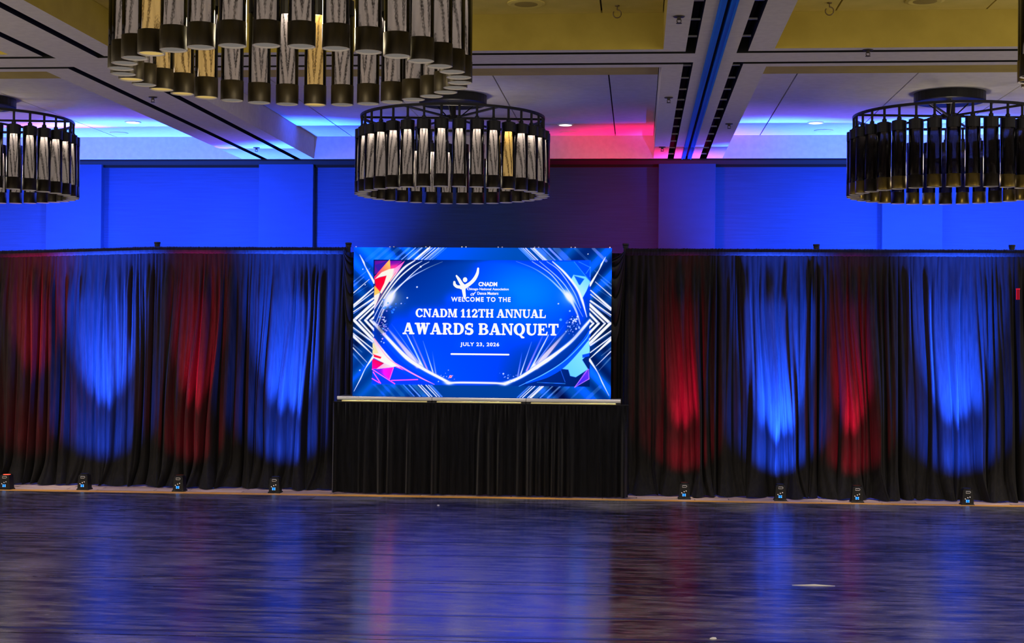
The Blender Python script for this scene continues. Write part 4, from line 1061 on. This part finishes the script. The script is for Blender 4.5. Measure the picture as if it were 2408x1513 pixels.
def font_text(txt, x0, x1, ytop, ybot, bold=0.02, spacing=1.0, shear=0.0, mt='screen_white'):
    cu = bpy.data.curves.new('lettering', 'FONT'); cu.body = txt; cu.offset = bold; cu.space_character = spacing; cu.shear = shear; cu.resolution_u = 4
    tmp = bpy.data.objects.new('lettering_source', cu); COL.objects.link(tmp)
    bpy.context.view_layer.update()
    dg = bpy.context.evaluated_depsgraph_get(); me_ = bpy.data.meshes.new_from_object(tmp.evaluated_get(dg))
    bpy.data.objects.remove(tmp, do_unlink=True)
    n_ = len(me_.vertices); co = np.zeros(n_ * 3, np.float32); me_.vertices.foreach_get('co', co); co = co.reshape(-1, 3)
    mnx, mxx = co[:, 0].min(), co[:, 0].max(); mny, mxy = co[:, 1].min(), co[:, 1].max()
    X = x0 + (co[:, 0] - mnx) / (mxx - mnx) * (x1 - x0); Y = ybot - (co[:, 1] - mny) / (mxy - mny) * (ybot - ytop)
    co[:, 0] = (X - 1150) / 2090 * SWD; co[:, 1] = TXT_Y; co[:, 2] = (1285 - Y) / 1205 * SHT
    me_.vertices.foreach_set('co', co.ravel()); me_.materials.clear(); me_.materials.append(M[mt]); me_.update(); me_.name = 'lettering'
    o_ = link('lettering', me_, DISP); o_['kind'] = 'stuff'; return o_
font_text('WELCOME TO THE', 904, 1386, 477, 516, 0.035, 1.22)
font_text('JULY 23, 2026', 982, 1297, 842, 882, 0.035, 1.18)
font_text('CNADM', 1125, 1277, 356, 391, 0.045, 1.0)
font_text('Chicago National Association', 1032, 1370, 403, 428, 0.03, 1.0)
font_text('Dance Masters', 1116, 1287, 435, 459, 0.03, 1.0)
font_text('of', 1060, 1106, 436, 466, 0.015, 0.9, 0.45)
# rule under the date
b = MB(); b.add([to_scr(*q) for q in [(908, 931), (1376, 932), (1381, 938), (1376, 945), (908, 945), (902, 938)]], [(0, 1, 2, 3, 4, 5)]); b.build('rule', M['screen_white'], DISP)
# emblem: a dancer with raised arms
def ribbon(mb, pts, ws):
    p = smooth_pts(pts, 8); n = len(p); wl = np.interp(np.linspace(0, 1, n), np.linspace(0, 1, len(ws)), ws)
    t = np.gradient(p, axis=0); t /= np.linalg.norm(t, axis=1)[:, None] + 1e-9; nn = np.stack([-t[:, 1], t[:, 0]], 1)
    a = p + nn * wl[:, None] / 2; c = p - nn * wl[:, None] / 2
    vs = [to_scr(*q) for q in a] + [to_scr(*q) for q in c]
    mb.add(vs, [(i, i + 1, n + i + 1, n + i) for i in range(n - 1)])
    for e_, wd in ((p[0], wl[0]), (p[-1], wl[-1])):
        mb.add([to_scr(e_[0] + wd / 2 * math.cos(k * PI / 6), e_[1] + wd / 2 * math.sin(k * PI / 6)) for k in range(12)], [tuple(range(12))])
b = MB()
ribbon(b, [(1121, 248), (1114, 290), (1090, 335), (1055, 370), (1010, 398), (985, 402)], [16, 24, 28, 28, 34, 30])
ribbon(b, [(946, 308), (965, 335), (985, 368), (1003, 392)], [14, 24, 28, 34])
ribbon(b, [(929, 358), (932, 378), (950, 394), (975, 398), (1000, 400)], [18, 24, 24, 26, 34])
ribbon(b, [(1003, 395), (1006, 430), (1012, 470), (1013, 496)], [36, 28, 24, 8])
b.add([to_scr(1016 + 18 * math.cos(k * PI / 12), 339 + 20 * math.sin(k * PI / 12)) for k in range(24)], [tuple(range(24))])
b.build('emblem', M['screen_white'], DISP)

# ------------------------------------------------------------------ chandeliers
NT, CR, TR = 34, 0.838, 0.061
ZB = 2.878      # bottom of the tubes
def tube_meshes(dim=False):
    d = {}
    b = MB(); b.lathe([(TR, 0.005), (TR, 0.50), (TR - 0.003, 0.50), (TR - 0.003, 0.005)], 20); d['glass_tube'] = b.mesh('glass_tube', M['glass'], True)
    b = MB(); b.lathe([(TR - 0.012, 0.104), (TR - 0.012, 0.515)], 20)
    for k, v in (('grey', 'mesh_grey'), ('gold', 'mesh_gold'), ('dark', 'mesh_dark')): d['mesh_' + k] = b.mesh('mesh_shade', M[v], True)
    b = MB(); b.lathe([(TR + 0.002, 0.0), (TR + 0.002, 0.106), (TR - 0.008, 0.106)], 20, mi=0); b.lathe([(TR + 0.002, 0.0), (TR - 0.001, -0.001), (TR - 0.004, 0.0), (TR - 0.006, 0.106)], 20, mi=1)
    d['end_cap'] = b.mesh('end_cap', [M['bronze'], M['liner']], True)
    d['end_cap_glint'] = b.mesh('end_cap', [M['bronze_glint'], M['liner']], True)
    b = MB(); b.lathe([(TR - 0.004, 0.006), (TR * 0.5, 0.007), (0.0, 0.0075)], 20)
    for k in ('grey', 'gold', 'dark'): d['dif_' + k] = b.mesh('diffuser', M['dif_' + k])
    b = MB(); b.lathe([(0.0, 0.585), (0.030, 0.585), (0.034, 0.58), (0.034, 0.592 - 0.002), (TR + 0.001, 0.58), (TR + 0.001, 0.498), (TR - 0.006, 0.496), (TR - 0.008, 0.53), (0.0, 0.535)], 20)
    b.lathe([(0.020, 0.58), (0.020, 0.61), (0.011, 0.62), (0.011, 0.703)], 10)
    d['socket'] = b.mesh('socket', M['black_metal'], False)
    b = MB(); b.lathe([(0.0, 0.512), (0.037, 0.512), (0.039, 0.53)], 16)
    for k, v in (('grey', 'led'), ('gold', 'led_warm'), ('dark', 'led_dim')): d['led_' + k] = b.mesh('led_disc', M[v])
    return d
TM = tube_meshes()

def chandelier(x, y, label, gold=(), phase=0.0, dark=False, seed=0):
    t = empty('chandelier', (x, y, ZB)); tag(t, label, 'chandelier', 'ring chandeliers of smoked glass tubes')
    zr = 0.703                                        # ring height above tube bottoms
    b = MB(); n = 64                                  # flat ring
    prof = [(CR - 0.012, zr), (CR + 0.012, zr), (CR + 0.012, zr + 0.022), (CR - 0.012, zr + 0.022), (CR - 0.012, zr)]
    b.lathe(prof, n); b.build('ring', M['black_metal'], t)
    b = MB(); b.lathe([(0.0, zr - 0.012), (0.07, zr - 0.012), (0.07, zr + 0.034), (0.0, zr + 0.034)], 24)
    b.lathe([(0.028, zr + 0.03), (0.028, 0.86)], 12); b.build('hub', M['black_metal'], t)
    for k in range(6):
        a = phase + PI * k / 3 + 0.10
        b = MB(); b.tube([(0.05 * math.cos(a), 0.05 * math.sin(a), zr + 0.011), (CR * math.cos(a), CR * math.sin(a), zr + 0.011)], 0.011, 6); b.build('spoke', M['black_metal'], t)
    hc = TRAY - ZB
    b = MB(); b.lathe([(0.0, hc - 0.085), (0.30, hc - 0.085), (0.312, hc - 0.078), (0.312, hc - 0.001), (0.0, hc - 0.001)], 40); b.build('canopy', M['black_metal'], t)
    for k in range(3):
        a = 2 * PI * k / 3 + 0.4
        b = MB(); b.tube([(0.2 * math.cos(a), 0.2 * math.sin(a), hc - 0.08), (0.06 * math.cos(a), 0.06 * math.sin(a), zr + 0.02)], 0.006, 6); b.build('suspension_rod', M['black_metal'], t)
    for k in range(NT):
        a = -PI / 2 + phase + 2 * PI * k / NT
        kd = 'dark' if dark else ('gold' if k in gold else 'grey')
        px, py = CR * math.cos(a), CR * math.sin(a)
        g = link('lamp_tube', TM['glass_tube'], t, (px, py, 0)); g.rotation_euler = (0, 0, a + PI / 2)
        link('socket', TM['socket'], g); link('mesh_shade', TM['mesh_' + kd], g); link('end_cap', TM['end_cap_glint' if dark and k % 3 != 1 else 'end_cap'], g); link('diffuser', TM['dif_' + kd], g); link('led_disc', TM['led_' + kd], g)
    point('chandelier_glow', (x, y, 3.22), 25 if y < 10 else 5, (1.0, 0.84, 0.55), 0.10)
    return t
chandelier(-1.735, 7.20, 'large smoked glass ring chandelier nearest the camera, cut by the top of the frame', gold=(17, 21, 22, 23, 25, 30), phase=0.092)
chandelier(-1.715, 13.34, 'ring chandelier hanging in front of the wall above the screen', gold=(4,), phase=0.01)
chandelier(2.768, 13.34, 'dim dark ring chandelier on the right, its bronze caps glinting', phase=0.02, dark=True)
chandelier(-6.22, 13.34, 'ring chandelier cut off by the left edge of the frame', phase=0.03)
chandelier(2.74, 7.20, 'ring chandelier of which one brown tube shows at the top right corner', phase=0.0, dark=True)

# ------------------------------------------------------------------ small ceiling fittings
for (x, y, l) in [(-5.30, 14.90, 'left bay behind the left chandelier'), (-0.769, 15.20, 'middle bay beside the red glow'), (1.796, 15.12, 'right bay left of the dim chandelier')]:
    t = empty('recessed_downlight', (x, y, TRAY)); tag(t, 'round lit downlight in the ceiling of the ' + l, 'downlight', 'lit recessed downlights')
    b = MB(); b.lathe([(0.085, 0.0), (0.085, -0.008), (0.070, -0.010), (0.066, -0.004)], 28); b.build('trim_ring', M['white'], t)
    b = MB(); b.lathe([(0.066, -0.0045), (0.0, -0.0045)], 28); b.build('lens', M['downlight'], t)
M['speaker_grille'] = noisy(mat('speaker_grille', rough=0.7), (0.30, 0.23, 0.05), (0.42, 0.32, 0.07), (90, 90, 90), 3)
for (x, y, l, g_) in [(-0.755, 9.62, 'in the ochre ceiling bay left of the blue track', 1), (1.843, 9.66, 'in the ochre ceiling bay right of the blue track', 1),
                      (-0.765, 15.78, 'above the red glow near the back wall', 0), (1.95, 15.70, 'behind the right downlight', 0), (-5.75, 15.72, 'behind the left downlight', 0)]:
    t = empty('ceiling_speaker', (x, y, TRAY)); tag(t, 'round ceiling speaker ' + l, 'speaker', 'round ceiling speakers')
    r1 = 0.125 if g_ else 0.10
    b = MB(); b.lathe([(r1, 0.0), (r1, -0.007), (r1 - 0.02, -0.012), (r1 * 0.62, -0.010)], 32); b.build('bezel', M['gold_lit'] if g_ else M['tray_white'], t)
    b = MB(); b.lathe([(r1 * 0.62, -0.010), (r1 * 0.3, -0.013), (0.0, -0.014)], 32); b.build('grille', M['speaker_grille'] if g_ else M['tray_white'], t)
M['brass_dark'] = mat('dark_brass', (0.035, 0.028, 0.02), 0.5, 0.5)
for (x, y, l) in [(0.235, 8.92, 'left of the blue track in the near ceiling bay'), (0.236, 11.96, 'left of the blue track over the middle bay edge'),
                  (0.818, 13.46, 'right of the blue track near the right downlight'), (0.236, 15.10, 'beside the pink glow at the blue track end'),
                  (-4.03, 11.80, 'on the left ceiling beam below the big chandelier'), (-4.02, 15.07, 'on the left ceiling beam near the wall'),
                  (1.536, 10.02, 'on the right ceiling band under the ochre bay')]:
    t = empty('sprinkler_head', (x, y, SOF)); tag(t, 'small dark sprinkler head ' + l, 'sprinkler', 'ceiling sprinkler heads')
    b = MB(); b.lathe([(0.036, 0.0), (0.034, -0.006), (0.014, -0.009)], 18); b.build('escutcheon', M['brass_dark'], t)
    b = MB(); b.lathe([(0.012, -0.008), (0.012, -0.022)], 10); b.tube([(-0.011, 0, -0.02), (-0.013, 0, -0.032), (-0.005, 0, -0.043)], 0.0028, 6); b.tube([(0.011, 0, -0.02), (0.013, 0, -0.032), (0.005, 0, -0.043)], 0.0028, 6)
    b.build('frame', M['brass_dark'], t)
    b = MB(); b.lathe([(0.0, -0.042), (0.017, -0.042), (0.018, -0.045), (0.0, -0.046)], 14); b.build('deflector', M['brass_dark'], t)
M['hook_metal'] = mat('hook_metal', (0.20, 0.15, 0.08), 0.4, 0.9)
for (x, y, l) in [(-0.154, 9.72, 'in the ochre bay left of the blue track'), (1.237, 9.70, 'in the ochre bay right of the blue track')]:
    t = empty('ceiling_hook', (x, y, TRAY)); tag(t, 'open metal ring hook hanging ' + l, 'hook', 'ring hooks in the near ceiling bays')
    b = MB(); b.lathe([(0.016, 0.0), (0.016, -0.006), (0.004, -0.008), (0.004, -0.03)], 10); b.build('shank', M['hook_metal'], t)
    b = MB(); b.tube([(0.027 * math.sin(a), 0, -0.056 + 0.027 * math.cos(a)) for a in [R(q) for q in range(0, 311, 18)]], 0.0042, 7); b.build('ring', M['hook_metal'], t)

# scraps on the dance floor
for (x, y, a, l, sx, sy) in [(-1.83, 13.44, 0.3, 'tiny white scrap on the black floor before the stage', 0.014, 0.012), (0.408, 7.76, 0.6, 'crumpled white scrap on the black floor at the bottom of the frame', 0.020, 0.016),
                     (1.141, 9.50, 0.03, 'thin straight strip of white tape on the floor below the right uplights', 0.17, 0.008)]:
    t = MB(); n = 9; rg = random.Random(int(x * 100)); vs = [(0, 0, 0.010)]
    for k in range(n):
        q = 2 * PI * k / n; r_ = rg.uniform(0.7, 1.0); vs.append((sx * r_ * math.cos(q), sy * r_ * math.sin(q), 0.002 + (rg.uniform(0, 0.006) if sx < 0.1 else 0)))
    vs += [(v_[0], v_[1], 0.0) for v_ in vs[1:]]
    t.add(vs, [(0, 1 + k, 1 + (k + 1) % n) for k in range(n)] + [(1 + k, 1 + n + k, 1 + n + (k + 1) % n, 1 + (k + 1) % n) for k in range(n)])
    o_ = t.build('floor_scrap', M['white'], loc=(x, y, 0.0062)); o_.rotation_euler = (0, 0, a); tag(o_, l, 'scrap')
